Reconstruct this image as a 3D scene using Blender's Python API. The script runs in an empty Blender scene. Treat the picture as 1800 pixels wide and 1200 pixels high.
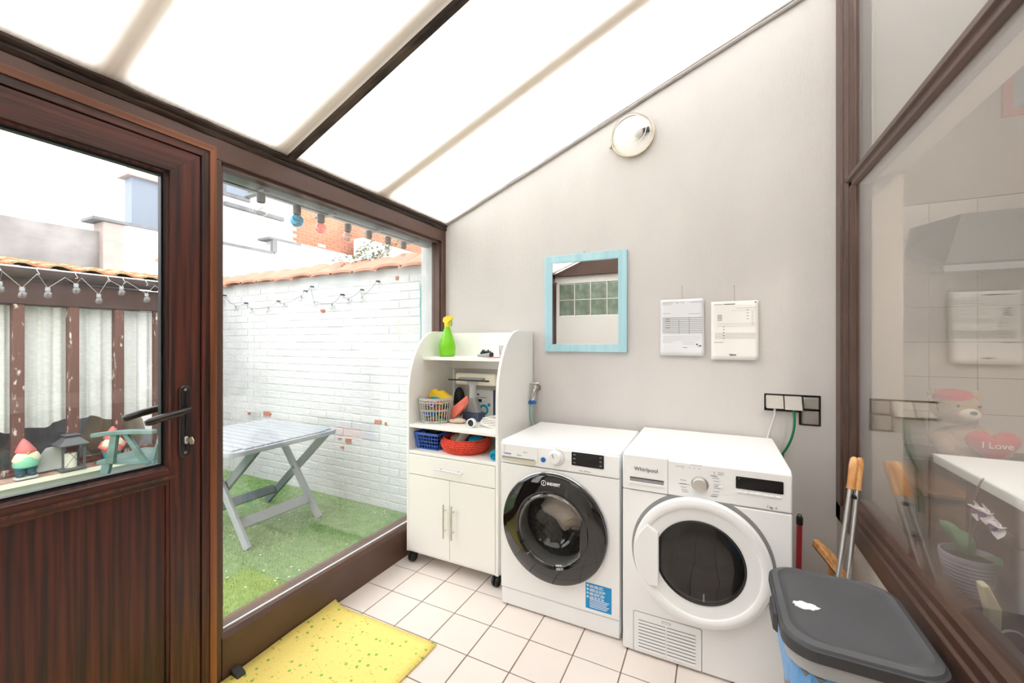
import bpy, bmesh, math, random
from mathutils import Vector, Matrix
random.seed(7)
PI = math.pi
SC = bpy.context.scene
COL = SC.collection

# ---------------------------------------------------------------- camera, sky, exposure
cam_d = bpy.data.cameras.new('camera'); cam = bpy.data.objects.new('camera', cam_d); COL.objects.link(cam)
cam_d.sensor_width = 36.0; cam_d.lens = 717.0 / 1800.0 * 36.0
cam_d.clip_start = 0.02; cam_d.clip_end = 200
cam.location = (0, 0, 1.358); cam.rotation_euler = (PI/2, 0, math.radians(26.53))
SC.camera = cam

SKY = 2.7
w = bpy.data.worlds.new('overcast_sky'); SC.world = w; w.use_nodes = True
nt = w.node_tree; nt.nodes.clear()
wo = nt.nodes.new('ShaderNodeOutputWorld'); bg = nt.nodes.new('ShaderNodeBackground')
tc = nt.nodes.new('ShaderNodeTexCoord'); nz = nt.nodes.new('ShaderNodeTexNoise'); cr = nt.nodes.new('ShaderNodeValToRGB')
nz.inputs['Scale'].default_value = 1.6; nz.inputs['Detail'].default_value = 3
cr.color_ramp.elements[0].position = 0.3; cr.color_ramp.elements[0].color = (.86, .90, .96, 1)
cr.color_ramp.elements[1].position = 0.7; cr.color_ramp.elements[1].color = (1, 1, 1, 1)
nt.links.new(tc.outputs['Generated'], nz.inputs['Vector']); nt.links.new(nz.outputs['Fac'], cr.inputs['Fac'])
nt.links.new(cr.outputs['Color'], bg.inputs['Color']); bg.inputs['Strength'].default_value = SKY
nt.links.new(bg.outputs[0], wo.inputs[0])

sd = bpy.data.lights.new('veiled_sun', 'SUN'); sun = bpy.data.objects.new('veiled_sun', sd); COL.objects.link(sun)
sd.energy = 0.5; sd.angle = math.radians(50); sd.color = (1, .96, .9)
sun.rotation_euler = (math.radians(35), math.radians(-28), 0)

# added fill light that brightens the kitchen (behind the window on the right)
ld = bpy.data.lights.new('kitchen_fill_light', 'AREA'); lo = bpy.data.objects.new('kitchen_fill_light', ld); COL.objects.link(lo)
ld.size = 0.5; ld.energy = 24; ld.color = (1, .93, .84); lo.location = (1.7, 1.2, 2.86)

SC.view_settings.view_transform = 'Standard'; SC.view_settings.look = 'None'
SC.view_settings.exposure = 0.66; SC.view_settings.gamma = 1; SC.view_settings.use_curve_mapping = False
SC.cycles.max_bounces = 14; SC.cycles.diffuse_bounces = 8; SC.cycles.glossy_bounces = 6
SC.cycles.transparent_max_bounces = 24; SC.cycles.transmission_bounces = 10
SC.cycles.sample_clamp_indirect = 8

# ---------------------------------------------------------------- materials
def C(r, g, b):
    f = lambda v: (v/255/12.92 if v/255 <= .04045 else ((v/255+.055)/1.055)**2.4)
    return (f(r), f(g), f(b), 1)

def mat(name, col, rough=.5, metal=0, bump=0, bscale=60, bdetail=4, var=0, vscale=8, col2=None, spec=.5, coat=0, trans=0, stretch=None, ior=None, lo=.35, hi=.65):
    m = bpy.data.materials.new(name); m.use_nodes = True
    t = m.node_tree; b = t.nodes['Principled BSDF']
    b.inputs['Base Color'].default_value = col; b.inputs['Roughness'].default_value = rough
    b.inputs['Metallic'].default_value = metal; b.inputs['Specular IOR Level'].default_value = spec
    b.inputs['Coat Weight'].default_value = coat; b.inputs['Coat Roughness'].default_value = .05
    if trans: b.inputs['Transmission Weight'].default_value = trans
    if ior: b.inputs['IOR'].default_value = ior
    if var or col2 or bump:
        co = t.nodes.new('ShaderNodeTexCoord'); mp = t.nodes.new('ShaderNodeMapping')
        t.links.new(co.outputs['Object'], mp.inputs[0])
        if stretch: mp.inputs['Scale'].default_value = stretch
    if var or col2:
        n = t.nodes.new('ShaderNodeTexNoise'); n.inputs['Scale'].default_value = vscale; n.inputs['Detail'].default_value = 5
        r = t.nodes.new('ShaderNodeValToRGB')
        r.color_ramp.elements[0].position = lo; r.color_ramp.elements[1].position = hi
        c2 = col2 or tuple(max(0, x*(1-var)) for x in col[:3]) + (1,)
        r.color_ramp.elements[0].color = c2; r.color_ramp.elements[1].color = col
        t.links.new(mp.outputs[0], n.inputs['Vector']); t.links.new(n.outputs['Fac'], r.inputs[0])
        t.links.new(r.outputs[0], b.inputs['Base Color'])
    if bump:
        n = t.nodes.new('ShaderNodeTexNoise'); n.inputs['Scale'].default_value = bscale; n.inputs['Detail'].default_value = bdetail
        bp = t.nodes.new('ShaderNodeBump'); bp.inputs['Strength'].default_value = bump; bp.inputs['Distance'].default_value = .01
        t.links.new(mp.outputs[0], n.inputs['Vector']); t.links.new(n.outputs['Fac'], bp.inputs['Height'])
        t.links.new(bp.outputs[0], b.inputs['Normal'])
    return m

def glass_mat(name, tint=(1, 1, 1, 1), ior=1.5, rough=0, refl=1.0, bump=0):
    m = bpy.data.materials.new(name); m.use_nodes = True; t = m.node_tree; t.nodes.clear()
    o = t.nodes.new('ShaderNodeOutputMaterial'); mx = t.nodes.new('ShaderNodeMixShader')
    tr = t.nodes.new('ShaderNodeBsdfTransparent'); gl = t.nodes.new('ShaderNodeBsdfGlossy')
    tr.inputs[0].default_value = tint; gl.inputs['Roughness'].default_value = rough; gl.inputs[0].default_value = (refl, refl, refl, 1)
    fr = t.nodes.new('ShaderNodeFresnel'); ge = t.nodes.new('ShaderNodeNewGeometry'); ix = t.nodes.new('ShaderNodeMix')
    ix.inputs[2].default_value = ior; ix.inputs[3].default_value = 1/ior
    t.links.new(ge.outputs['Backfacing'], ix.inputs[0]); t.links.new(ix.outputs[0], fr.inputs['IOR'])
    t.links.new(fr.outputs[0], mx.inputs[0]); t.links.new(tr.outputs[0], mx.inputs[1]); t.links.new(gl.outputs[0], mx.inputs[2])
    t.links.new(mx.outputs[0], o.inputs[0])
    if bump:
        n = t.nodes.new('ShaderNodeTexWave'); n.inputs['Scale'].default_value = bump
        bp = t.nodes.new('ShaderNodeBump'); bp.inputs['Strength'].default_value = .6; bp.inputs['Distance'].default_value = .004
        co = t.nodes.new('ShaderNodeTexCoord'); t.links.new(co.outputs['Object'], n.inputs['Vector'])
        t.links.new(n.outputs['Fac'], bp.inputs['Height']); t.links.new(bp.outputs[0], gl.inputs['Normal']); t.links.new(bp.outputs[0], fr.inputs['Normal'])
    return m

def sheet_mat(name):      # twin-wall polycarbonate: part clear, part diffusing
    m = bpy.data.materials.new(name); m.use_nodes = True; t = m.node_tree; t.nodes.clear()
    o = t.nodes.new('ShaderNodeOutputMaterial'); mx = t.nodes.new('ShaderNodeMixShader'); mx2 = t.nodes.new('ShaderNodeMixShader')
    tr = t.nodes.new('ShaderNodeBsdfTransparent'); tl = t.nodes.new('ShaderNodeBsdfTranslucent'); df = t.nodes.new('ShaderNodeBsdfDiffuse')
    tl.inputs[0].default_value = (.98, .96, .93, 1); df.inputs[0].default_value = (.9, .88, .85, 1); tr.inputs[0].default_value = (1, .98, .96, 1)
    mx2.inputs[0].default_value = .16
    co = t.nodes.new('ShaderNodeTexCoord'); wv = t.nodes.new('ShaderNodeTexWave'); wv.bands_direction = 'Y'
    wv.inputs['Scale'].default_value = 16; rg = t.nodes.new('ShaderNodeMapRange')
    rg.inputs[3].default_value = .08; rg.inputs[4].default_value = .15
    t.links.new(co.outputs['Object'], wv.inputs['Vector']); t.links.new(wv.outputs['Fac'], rg.inputs[0]); t.links.new(rg.outputs[0], mx.inputs[0])
    t.links.new(tl.outputs[0], mx2.inputs[1]); t.links.new(df.outputs[0], mx2.inputs[2])
    t.links.new(mx2.outputs[0], mx.inputs[1]); t.links.new(tr.outputs[0], mx.inputs[2]); t.links.new(mx.outputs[0], o.inputs[0])
    return m

def lace_mat(name, col, clear, scale):
    m = bpy.data.materials.new(name); m.use_nodes = True; t = m.node_tree; t.nodes.clear()
    o = t.nodes.new('ShaderNodeOutputMaterial'); mx = t.nodes.new('ShaderNodeMixShader')
    tr = t.nodes.new('ShaderNodeBsdfTransparent'); ad = t.nodes.new('ShaderNodeMixShader')
    df = t.nodes.new('ShaderNodeBsdfDiffuse'); tl = t.nodes.new('ShaderNodeBsdfTranslucent')
    df.inputs[0].default_value = col; tl.inputs[0].default_value = col; ad.inputs[0].default_value = .12
    n = t.nodes.new('ShaderNodeTexNoise'); n.inputs['Scale'].default_value = scale; n.inputs['Detail'].default_value = 6
    mp = t.nodes.new('ShaderNodeMapping'); mp.inputs['Scale'].default_value = (1, 1, 2.5)
    r = t.nodes.new('ShaderNodeMapRange'); r.inputs[1].default_value = .35; r.inputs[2].default_value = .65; r.inputs[3].default_value = 0; r.inputs[4].default_value = clear
    co = t.nodes.new('ShaderNodeTexCoord'); t.links.new(co.outputs['Object'], mp.inputs[0]); t.links.new(mp.outputs[0], n.inputs['Vector']); t.links.new(n.outputs['Fac'], r.inputs[0])
    t.links.new(df.outputs[0], ad.inputs[1]); t.links.new(tl.outputs[0], ad.inputs[2]); t.links.new(ad.outputs[0], mx.inputs[1]); t.links.new(tr.outputs[0], mx.inputs[2])
    t.links.new(r.outputs[0], mx.inputs[0]); t.links.new(mx.outputs[0], o.inputs[0])
    return m

def wood(name, dark, light, axis, scale=1.0, rough=.38, bump=.08, spec=.5):
    st = {'x': (.6, 22, 22), 'y': (22, .6, 22), 'z': (22, 22, .6)}[axis]
    st = tuple(s*scale for s in st)
    return mat(name, light, rough, col2=dark, vscale=1.6, stretch=st, bump=bump, bscale=6, lo=.38, hi=.62, spec=spec)

M = {}
M['plaster'] = mat('plaster', C(213, 209, 206), .9, bump=.18, bscale=55, bdetail=6, var=.05, vscale=2.2, spec=.2, stretch=(1.6, 1, .7))
M['plaster_rough'] = mat('plaster_rough', C(196, 188, 180), .9, bump=.6, bscale=60, bdetail=7, var=.08, vscale=5, spec=.2)
M['white_wall'] = mat('white_wall', C(246, 245, 242), .85, bump=.1, bscale=60, spec=.2)
M['mahog_v'] = wood('mahogany_upright', C(44, 25, 22), C(96, 46, 34), 'z', 1.9)
M['mahog_h'] = wood('mahogany_rail', C(48, 27, 23), C(92, 46, 35), 'y', 1.3)
M['mahog_p'] = wood('mahogany_panel', C(44, 25, 21), C(90, 40, 30), 'z', 1.7)
M['fillet_v'] = wood('fillet_upright', C(104, 58, 32), C(150, 90, 52), 'z')
M['fillet_h'] = wood('fillet_rail', C(104, 58, 32), C(150, 90, 52), 'y')
M['brown'] = mat('brown_paint', C(92, 66, 55), .42, var=.15, vscale=6, bump=.04, bscale=80)
M['brown_dark'] = wood('weathered_timber', C(30, 22, 19), C(78, 60, 50), 'y', 1, .8, .6)
M['brown_win'] = mat('brown_window_paint', C(82, 57, 46), .35, var=.25, vscale=5, bump=.05, bscale=60)
M['dark_strip'] = wood('dark_rafter_strip', C(46, 36, 32), C(92, 78, 68), 'x', .5, .8, .5)
M['rafter'] = mat('pale_rafter', C(244, 234, 222), .8, var=.08, vscale=4)
M['rubber'] = mat('black_rubber', C(18, 18, 19), .45)
M['pane'] = glass_mat('window_glass', (.992, .993, .988, 1), 1.5)
M['sheet'] = sheet_mat('polycarbonate')
M['tile'] = mat('floor_tile', C(236, 226, 219), .28, var=.04, vscale=3, bump=.02, bscale=10)
M['grout'] = mat('grout', C(128, 108, 92), .9, bump=.2, bscale=80)
M['white_app'] = mat('white_enamel', C(246, 247, 248), .22, spec=.5)
M['white_plastic'] = mat('white_plastic', C(244, 245, 246), .35)
M['grey_line'] = mat('grey_seam', C(160, 160, 158), .6)
M['grey_rec'] = mat('grey_recess', C(150, 150, 150), .5)
M['white_board'] = mat('white_laminate', C(244, 243, 239), .4)
M['black_gloss'] = mat('black_gloss', C(14, 14, 14), .06, spec=.6, coat=.5)
M['black'] = mat('black_plastic', C(22, 22, 23), .45)
M['display'] = mat('display_black', C(10, 10, 11), .12)
M['chrome'] = mat('chrome', C(205, 205, 205), .16, metal=1)
M['steel'] = mat('brushed_steel', C(214, 214, 212), .32, metal=.9)
M['drum'] = mat('drum_steel', C(186, 184, 180), .4, metal=.6, var=.5, vscale=60)
M['door_glass'] = glass_mat('tinted_bowl_glass', (.84, .84, .84, 1), 1.5)
M['dark_glass'] = glass_mat('dark_door_glass', (.52, .50, .48, 1), 1.5)
M['laundry'] = mat('taupe_laundry', C(226, 214, 204), .9, bump=.4, bscale=90)
M['ink_grey'] = mat('grey_print', C(120, 120, 124), .7)
M['ink_dark'] = mat('dark_print', C(50, 50, 54), .7)
M['ink_white'] = mat('white_print', C(245, 245, 245), .6)
M['ink_blue'] = mat('blue_print', C(60, 90, 180), .6)
M['blue_dot'] = mat('blue_button', C(20, 105, 185), .3)
M['sticker'] = mat('blue_sticker', C(0, 150, 215), .35)
M['paper'] = mat('paper', C(238, 236, 232), .8)
M['paper_cool'] = mat('cool_paper', C(230, 231, 234), .45)
M['ltblue'] = wood('light_blue_paint', C(166, 208, 220), C(180, 219, 229), 'z', 1, .6, .05)
M['mirror'] = mat('mirror_silver', C(245, 245, 245), .0, metal=1)
M['mat_y'] = None
M['green_b'] = mat('lime_green_plastic', C(128, 214, 30), .28, trans=.15)
M['yellow_b'] = mat('yellow_plastic', C(250, 206, 20), .35)
M['blue_p'] = mat('blue_basket_plastic', C(60, 104, 196), .4)
M['red_k'] = mat('red_crochet', C(230, 84, 62), .9, bump=.3, bscale=200)
M['grey_p'] = mat('grey_basket_plastic', C(190, 189, 186), .5)
M['grey_mid'] = mat('grey_plastic', C(150, 150, 150), .4)
M['bin_dark'] = mat('bin_lid_grey', C(78, 80, 84), .42, bump=.05, bscale=300, var=.05)
M['bin_rim'] = mat('bin_rim_dark', C(58, 58, 61), .45)
M['bin_band'] = mat('bin_band_grey', C(168, 170, 172), .4)
M['bin_body'] = mat('bin_body_grey', C(112, 112, 112), .45)
M['bag'] = mat('blue_bag', C(104, 160, 212), .3, bump=.6, bscale=30)
M['bwood'] = wood('beech', C(196, 134, 78), C(236, 182, 122), 'z', 1.4, .45, .05)
M['bristle'] = mat('dark_bristle', C(40, 30, 26), .9, bump=.5, bscale=300)
M['red_pole'] = mat('red_metal', C(176, 44, 52), .35)
M['socket'] = mat('socket_grey', C(150, 144, 138), .4)
M['socket_l'] = mat('socket_light', C(188, 183, 175), .4)
M['green_c'] = mat('green_cable', C(0, 120, 70), .4)
M['white_c'] = mat('white_cable', C(230, 228, 222), .4)
M['brass'] = mat('old_brass', C(190, 175, 150), .3, metal=.9)
M['hose'] = mat('pale_green_hose', C(160, 195, 182), .3)
M['bulb'] = glass_mat('bulb_glass', (.84, .84, .83, 1), 1.9)
M['bulb_blue'] = glass_mat('blue_bulb_glass', (.10, .56, .80, 1), 1.6)
M['bulb_pink'] = glass_mat('pink_bulb_glass', (.84, .66, .72, 1), 1.6)
M['lamp_glass'] = glass_mat('ribbed_lamp_glass', (.93, .92, .90, 1), 1.45, .15, 1, 40)
M['white_paint'] = mat('white_masonry_paint', C(204, 204, 205), .85, bump=.7, bscale=34, bdetail=6, var=.10, vscale=6, spec=.25)
M['orange_brick'] = mat('orange_brick', C(188, 104, 72), .9, bump=.4, bscale=60, var=.3, vscale=20)
M['far_brick'] = mat('far_orange_brick', C(200, 122, 88), .95, var=.35, vscale=1.3)
M['mortar'] = mat('mortar', C(214, 188, 170), .95)
M['clay'] = mat('clay_coping', C(188, 130, 106), .85, bump=.3, bscale=50, var=.18, vscale=8)
M['clay_old'] = mat('old_clay', C(168, 100, 68), .9, bump=.4, bscale=50, col2=C(176, 156, 116), vscale=9)
M['grass'] = mat('artificial_grass', C(182, 203, 152), .8, col2=C(134, 170, 108), vscale=14, spec=.2)
M['turf_base'] = mat('turf_base', C(122, 156, 92), .95, col2=C(98, 132, 72), vscale=20)
M['white_dot'] = mat('petal', C(240, 238, 228), .8)
M['tbl'] = mat('pale_grey_garden_plastic', C(158, 162, 166), .45, var=.06, vscale=6)
M['tbl_d'] = mat('grey_green_garden_plastic', C(112, 122, 124), .5)
M['chair_g'] = mat('green_garden_plastic', C(112, 136, 130), .5, col2=C(92, 116, 110), vscale=7)
M['peel'] = mat('peeling_brown_paint', C(104, 72, 64), .8, col2=C(200, 190, 182), vscale=26, bump=.5, bscale=60, lo=.31, hi=.40, stretch=(1, 1, .4))
M['peel_d'] = mat('old_brown_paint', C(76, 56, 52), .8, var=.2, vscale=10, bump=.3, bscale=50)
M['sillw'] = mat('peeling_sill_paint', C(142, 100, 88), .85, col2=C(206, 180, 160), vscale=7, bump=.6, bscale=30)
M['gutter'] = mat('brown_gutter', C(80, 68, 66), .5, var=.2, vscale=4)
M['curtain'] = lace_mat('lace_curtain', C(252, 252, 248), .12, 26)
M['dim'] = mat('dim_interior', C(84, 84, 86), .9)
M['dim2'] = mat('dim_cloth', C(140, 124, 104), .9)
M['render_w'] = mat('white_render', C(212, 213, 214), .85, bump=.2, bscale=20, var=.03)
M['render_g'] = mat('weathered_grey_render', C(158, 153, 150), .9, bump=.5, bscale=8, col2=C(128, 122, 119), vscale=2.5)
M['pier'] = mat('stained_pier', C(176, 160, 152), .9, var=.12, vscale=6)
M['ledge'] = mat('grey_ledge', C(120, 120, 122), .8, var=.2, vscale=6)
M['slate'] = mat('blue_grey_cladding', C(122, 132, 144), .6)
M['leaf'] = mat('leaf_green', C(128, 146, 84), .6, col2=C(84, 104, 56), vscale=30)
M['stem'] = mat('stem_brown', C(110, 92, 66), .8)
M['galv'] = mat('galvanised', C(150, 156, 162), .5, metal=.3, var=.1, vscale=8)
M['cap_g'] = mat('grey_bulb_cap', C(108, 108, 106), .4)
M['teal'] = mat('teal_cord', C(90, 170, 178), .6)
M['wire'] = mat('wire_dark', C(60, 60, 60), .6)
M['wire_l'] = mat('wire_pale', C(176, 176, 174), .6)
M['dim_board'] = mat('dim_space_grey', C(150, 146, 141), .8)  # grey that stands for the dimness of the upper kitchen
M['zinc'] = mat('flashing_grey', C(176, 170, 166), .5, var=.15, vscale=8)
M['dark_wrought'] = mat('dark_handle', C(36, 28, 26), .3, spec=.6)
M['lantern'] = mat('dark_grey_lantern', C(92, 92, 92), .5)
M['candle'] = mat('candle_wax', C(240, 234, 214), .6)
M['stone'] = mat('pale_stone', C(176, 176, 170), .85, var=.1, vscale=10)
for k, c in dict(g_red=(206, 112, 108), g_cream=(222, 216, 186), g_green=(130, 190, 160), g_blue=(40, 96, 120), g_skin=(220, 160, 130), g_boot=(60, 66, 70), g_base=(190, 196, 190), g_teal=(40, 160, 160)).items():
    M[k] = mat(k, C(*c), .6, bump=.2, bscale=60)
M['k_tile'] = mat('kitchen_tile', C(196, 186, 174), .3)
M['k_wall'] = mat('kitchen_wall', C(190, 178, 166), .85, bump=.2, bscale=40)
M['k_hood'] = mat('hood_grey', C(56, 54, 52), .5)
M['k_brown'] = wood('kitchen_wood', C(70, 40, 26), C(112, 66, 42), 'y', .5, .35)
M['k_oak'] = wood('kitchen_oak', C(140, 98, 66), C(176, 130, 92), 'y', .5, .4)
M['k_top'] = mat('white_worktop', C(236, 236, 236), .3)
M['fur'] = mat('beige_fur', C(206, 172, 130), .95, bump=1, bscale=120, bdetail=6, var=.2, vscale=30)
M['heart'] = mat('red_plush', C(206, 46, 44), .8, bump=.3, bscale=120)
M['pot'] = mat('lilac_ceramic', C(196, 188, 204), .35)
M['soil'] = mat('soil', C(70, 56, 44), .95)
M['orch_leaf'] = mat('orchid_leaf', C(92, 128, 84), .4)
M['petal_w'] = mat('orchid_petal', C(234, 226, 232), .6)
M['petal_p'] = mat('orchid_lip', C(120, 60, 130), .6)
M['cream'] = mat('cream_ceramic', C(214, 204, 168), .35)
M['orange_f'] = mat('orange_frame', C(200, 70, 44), .6)
M['art'] = mat('blank_picture', C(150, 160, 166), .5, var=.2, vscale=5)
M['salmon'] = mat('salmon_cloth', C(232, 122, 104), .85)
M['navy'] = mat('navy_plastic', C(60, 70, 98), .5)
M['turq'] = mat('turquoise', C(0, 160, 200), .5)
M['box_w'] = mat('white_carton', C(226, 226, 224), .6)
M['beige'] = mat('beige_cloth', C(214, 194, 168), .9)
M['gblock'] = mat('glass_block', C(150, 168, 150), .12, bump=.8, bscale=14, bdetail=1, var=.35, vscale=10)

def mat_yellow():
    m = mat('yellow_mat', C(246, 226, 130), .6); t = m.node_tree; b = t.nodes['Principled BSDF']
    co = t.nodes.new('ShaderNodeTexCoord'); v = t.nodes.new('ShaderNodeTexVoronoi'); v.inputs['Scale'].default_value = 23
    v.inputs['Randomness'].default_value = .55
    r = t.nodes.new('ShaderNodeValToRGB'); r.color_ramp.interpolation = 'CONSTANT'
    r.color_ramp.elements[0].color = C(132, 190, 70); r.color_ramp.elements[1].position = .15; r.color_ramp.elements[1].color = C(247, 226, 126)
    v2 = t.nodes.new('ShaderNodeTexNoise'); v2.inputs['Scale'].default_value = 40
    mp = t.nodes.new('ShaderNodeMapping'); mp.inputs['Scale'].default_value = (1, 4, 1); mp.inputs['Rotation'].default_value = (0, 0, .6)
    r2 = t.nodes.new('ShaderNodeValToRGB'); r2.color_ramp.elements[0].position = .66; r2.color_ramp.elements[1].position = .68
    r2.color_ramp.elements[0].color = (1, 1, 1, 1); r2.color_ramp.elements[1].color = (.74, .66, .36, 1)
    mx = t.nodes.new('ShaderNodeMix'); mx.data_type = 'RGBA'; mx.blend_type = 'MULTIPLY'; mx.inputs[0].default_value = 1
    t.links.new(co.outputs['Object'], v.inputs['Vector']); t.links.new(v.outputs['Distance'], r.inputs[0])
    t.links.new(co.outputs['Object'], mp.inputs[0]); t.links.new(mp.outputs[0], v2.inputs['Vector']); t.links.new(v2.outputs['Fac'], r2.inputs[0])
    t.links.new(r.outputs[0], mx.inputs[6]); t.links.new(r2.outputs[0], mx.inputs[7]); t.links.new(mx.outputs[2], b.inputs['Base Color'])
    return m
M['mat_y'] = mat_yellow()

# ---------------------------------------------------------------- mesh helpers (all in world coordinates)
class MB:
    def __init__(s): s.v = []; s.f = []; s.mi = []; s.cur = 0
    def add(s, vs, fs):
        n = len(s.v); s.v += [tuple(v) for v in vs]; s.f += [tuple(i+n for i in f) for f in fs]; s.mi += [s.cur]*len(fs); return s
    def m(s, i): s.cur = i; return s
    def box(s, x0, x1, y0, y1, z0, z1):
        vs = [(x, y, z) for x in (x0, x1) for y in (y0, y1) for z in (z0, z1)]
        return s.add(vs, [(0, 1, 3, 2), (4, 6, 7, 5), (0, 4, 5, 1), (2, 3, 7, 6), (0, 2, 6, 4), (1, 5, 7, 3)])
    def cbox(s, c, d, rot=None):
        h = [x/2 for x in d]; vs = [Vector((a*h[0], b*h[1], e*h[2])) for a in (-1, 1) for b in (-1, 1) for e in (-1, 1)]
        if rot is not None: vs = [rot @ v for v in vs]
        vs = [v + Vector(c) for v in vs]
        return s.add(vs, [(0, 1, 3, 2), (4, 6, 7, 5), (0, 4, 5, 1), (2, 3, 7, 6), (0, 2, 6, 4), (1, 5, 7, 3)])
    def loft(s, loops, cap=True, close=False):
        n = len(loops[0]); vs = [p for l in loops for p in l]; fs = []
        k = len(loops)
        for i in range(k if close else k-1):
            a = i*n; b = ((i+1) % k)*n
            for j in range(n):
                j2 = (j+1) % n; fs.append((a+j, a+j2, b+j2, b+j))
        if cap and not close: fs += [tuple(range(n))[::-1], tuple(range((k-1)*n, k*n))]
        return s.add(vs, fs)
    def prism(s, poly, axis, a, b):
        f = {'x': lambda p, t: (t, p[0], p[1]), 'y': lambda p, t: (p[0], t, p[1]), 'z': lambda p, t: (p[0], p[1], t)}[axis]
        return s.loft([[f(p, a) for p in poly], [f(p, b) for p in poly]])
    def lathe(s, prof, c, axis='z', n=24, cap=False, a0=0, a1=2*PI):
        def pt(r, h, t):
            x, y = r*math.cos(t), r*math.sin(t)
            return {'z': (c[0]+x, c[1]+y, c[2]+h), 'y': (c[0]+x, c[1]+h, c[2]+y), 'x': (c[0]+h, c[1]+x, c[2]+y)}[axis]
        return s.loft([[pt(r, h, 2*PI*j/n) for j in range(n)] for r, h in prof], cap)
    def tube(s, pts, r, n=8, r2=None):
        pts = [Vector(p) for p in pts]; loops = []; up = Vector((0, 0, 1)); u = None
        for i, p in enumerate(pts):
            d = (pts[min(i+1, len(pts)-1)] - pts[max(i-1, 0)]).normalized()
            if u is None:
                u = d.cross(up if abs(d.z) < .9 else Vector((1, 0, 0))).normalized()
            else: u = (u - d*u.dot(d)).normalized()
            v = d.cross(u)
            rr = r if r2 is None else r + (r2-r)*i/(len(pts)-1)
            if callable(r): rr = r(i/(len(pts)-1))
            loops.append([p + (u*math.cos(2*PI*j/n) + v*math.sin(2*PI*j/n))*rr for j in range(n)])
        return s.loft(loops)
    def ball(s, c, r, n=14, m=9):
        if not hasattr(r, '__len__'): r = (r, r, r)
        lo = []
        for i in range(m+1):
            t = PI*i/m; q = max(.02, math.sin(t))
            lo.append([(c[0]+r[0]*q*math.cos(2*PI*j/n), c[1]+r[1]*q*math.sin(2*PI*j/n), c[2]-r[2]*math.cos(t)) for j in range(n)])
        return s.loft(lo)

def bez(p0, p1, p2, p3, n=12):
    p0, p1, p2, p3 = map(Vector, (p0, p1, p2, p3)); o = []
    for i in range(n+1):
        t = i/n; o.append(p0*(1-t)**3 + p1*3*t*(1-t)**2 + p2*3*t*t*(1-t) + p3*t**3)
    return o

def root_of(o):
    while o.parent: o = o.parent
    return o

def link_mesh(name, me, mats, parent=None):
    for m_ in (mats if isinstance(mats, (list, tuple)) else [mats]): me.materials.append(M[m_] if isinstance(m_, str) else m_)
    o = bpy.data.objects.new(name, me); COL.objects.link(o)
    if parent is not None:
        me.transform(root_of(parent).matrix_basis.inverted()); o.parent = parent
    return o

def obj(name, b, mats, parent=None, bevel=0, seg=2, smooth=True, ang=35, origin=None):
    me = bpy.data.meshes.new(name)
    me.from_pydata(b.v, [], b.f); me.update()
    bm = bmesh.new(); bm.from_mesh(me); bmesh.ops.recalc_face_normals(bm, faces=bm.faces); bm.to_mesh(me); bm.free()
    me.polygons.foreach_set('material_index', b.mi)
    if smooth:
        me.polygons.foreach_set('use_smooth', [True]*len(me.polygons)); me.set_sharp_from_angle(angle=math.radians(ang))
    o = link_mesh(name, me, mats, parent)
    if origin is not None and parent is None:
        me.transform(Matrix.Translation(-Vector(origin))); o.location = origin
    if bevel:
        md = o.modifiers.new('bevel', 'BEVEL'); md.width = bevel; md.segments = seg; md.limit_method = 'ANGLE'; md.angle_limit = math.radians(40)
    return o

def thing(name, label, cat, loc=(0, 0, 0), rotz=0, group=None, kind=None):
    o = bpy.data.objects.new(name, None); COL.objects.link(o); o.empty_display_size = .05
    o.location = loc; o.rotation_euler = (0, 0, rotz)
    bpy.context.view_layer.update()
    return tag(o, label, cat, group, kind)

def tag(o, label=None, cat=None, group=None, kind=None):
    if label: o['label'] = label
    if cat: o['category'] = cat
    if group: o['group'] = group
    if kind: o['kind'] = kind
    return o

def struct(name, b, mats, label, cat, parent=None, **k):
    o = obj(name, b, mats, parent, **k)
    if parent is None: tag(o, label, cat, kind='structure')
    return o

def piece(name, me, parent, loc):
    o = bpy.data.objects.new(name, me); COL.objects.link(o); o.parent = parent
    o.location = loc; return o

def text(name, s, size, x, y, z, m, parent, align='LEFT', squash=1.0, bold=0.0):   # writing that faces the room (-Y)
    cu = bpy.data.curves.new(name, 'FONT'); cu.body = s; cu.size = size; cu.align_x = align; cu.extrude = .0003; cu.offset = bold
    cu.resolution_u = 3
    t = bpy.data.objects.new(name, cu); COL.objects.link(t)
    dg = bpy.context.evaluated_depsgraph_get(); me = bpy.data.meshes.new_from_object(t.evaluated_get(dg))
    bpy.data.objects.remove(t)
    me.materials.clear()
    me.transform(Matrix.Translation((x, y, z)) @ Matrix.Rotation(PI/2, 4, 'X') @ Matrix.Diagonal((squash, 1, 1, 1)))
    return link_mesh(name, me, m, parent)

def rrect(x0, x1, y0, y1, r, z, n=5):
    o = []
    for cx, cy, a in ((x1-r, y1-r, 0), (x0+r, y1-r, PI/2), (x0+r, y0+r, PI), (x1-r, y0+r, 1.5*PI)):
        for i in range(n+1):
            t = a + PI/2*i/n; o.append((cx+r*math.cos(t), cy+r*math.sin(t), z))
    return o

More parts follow.
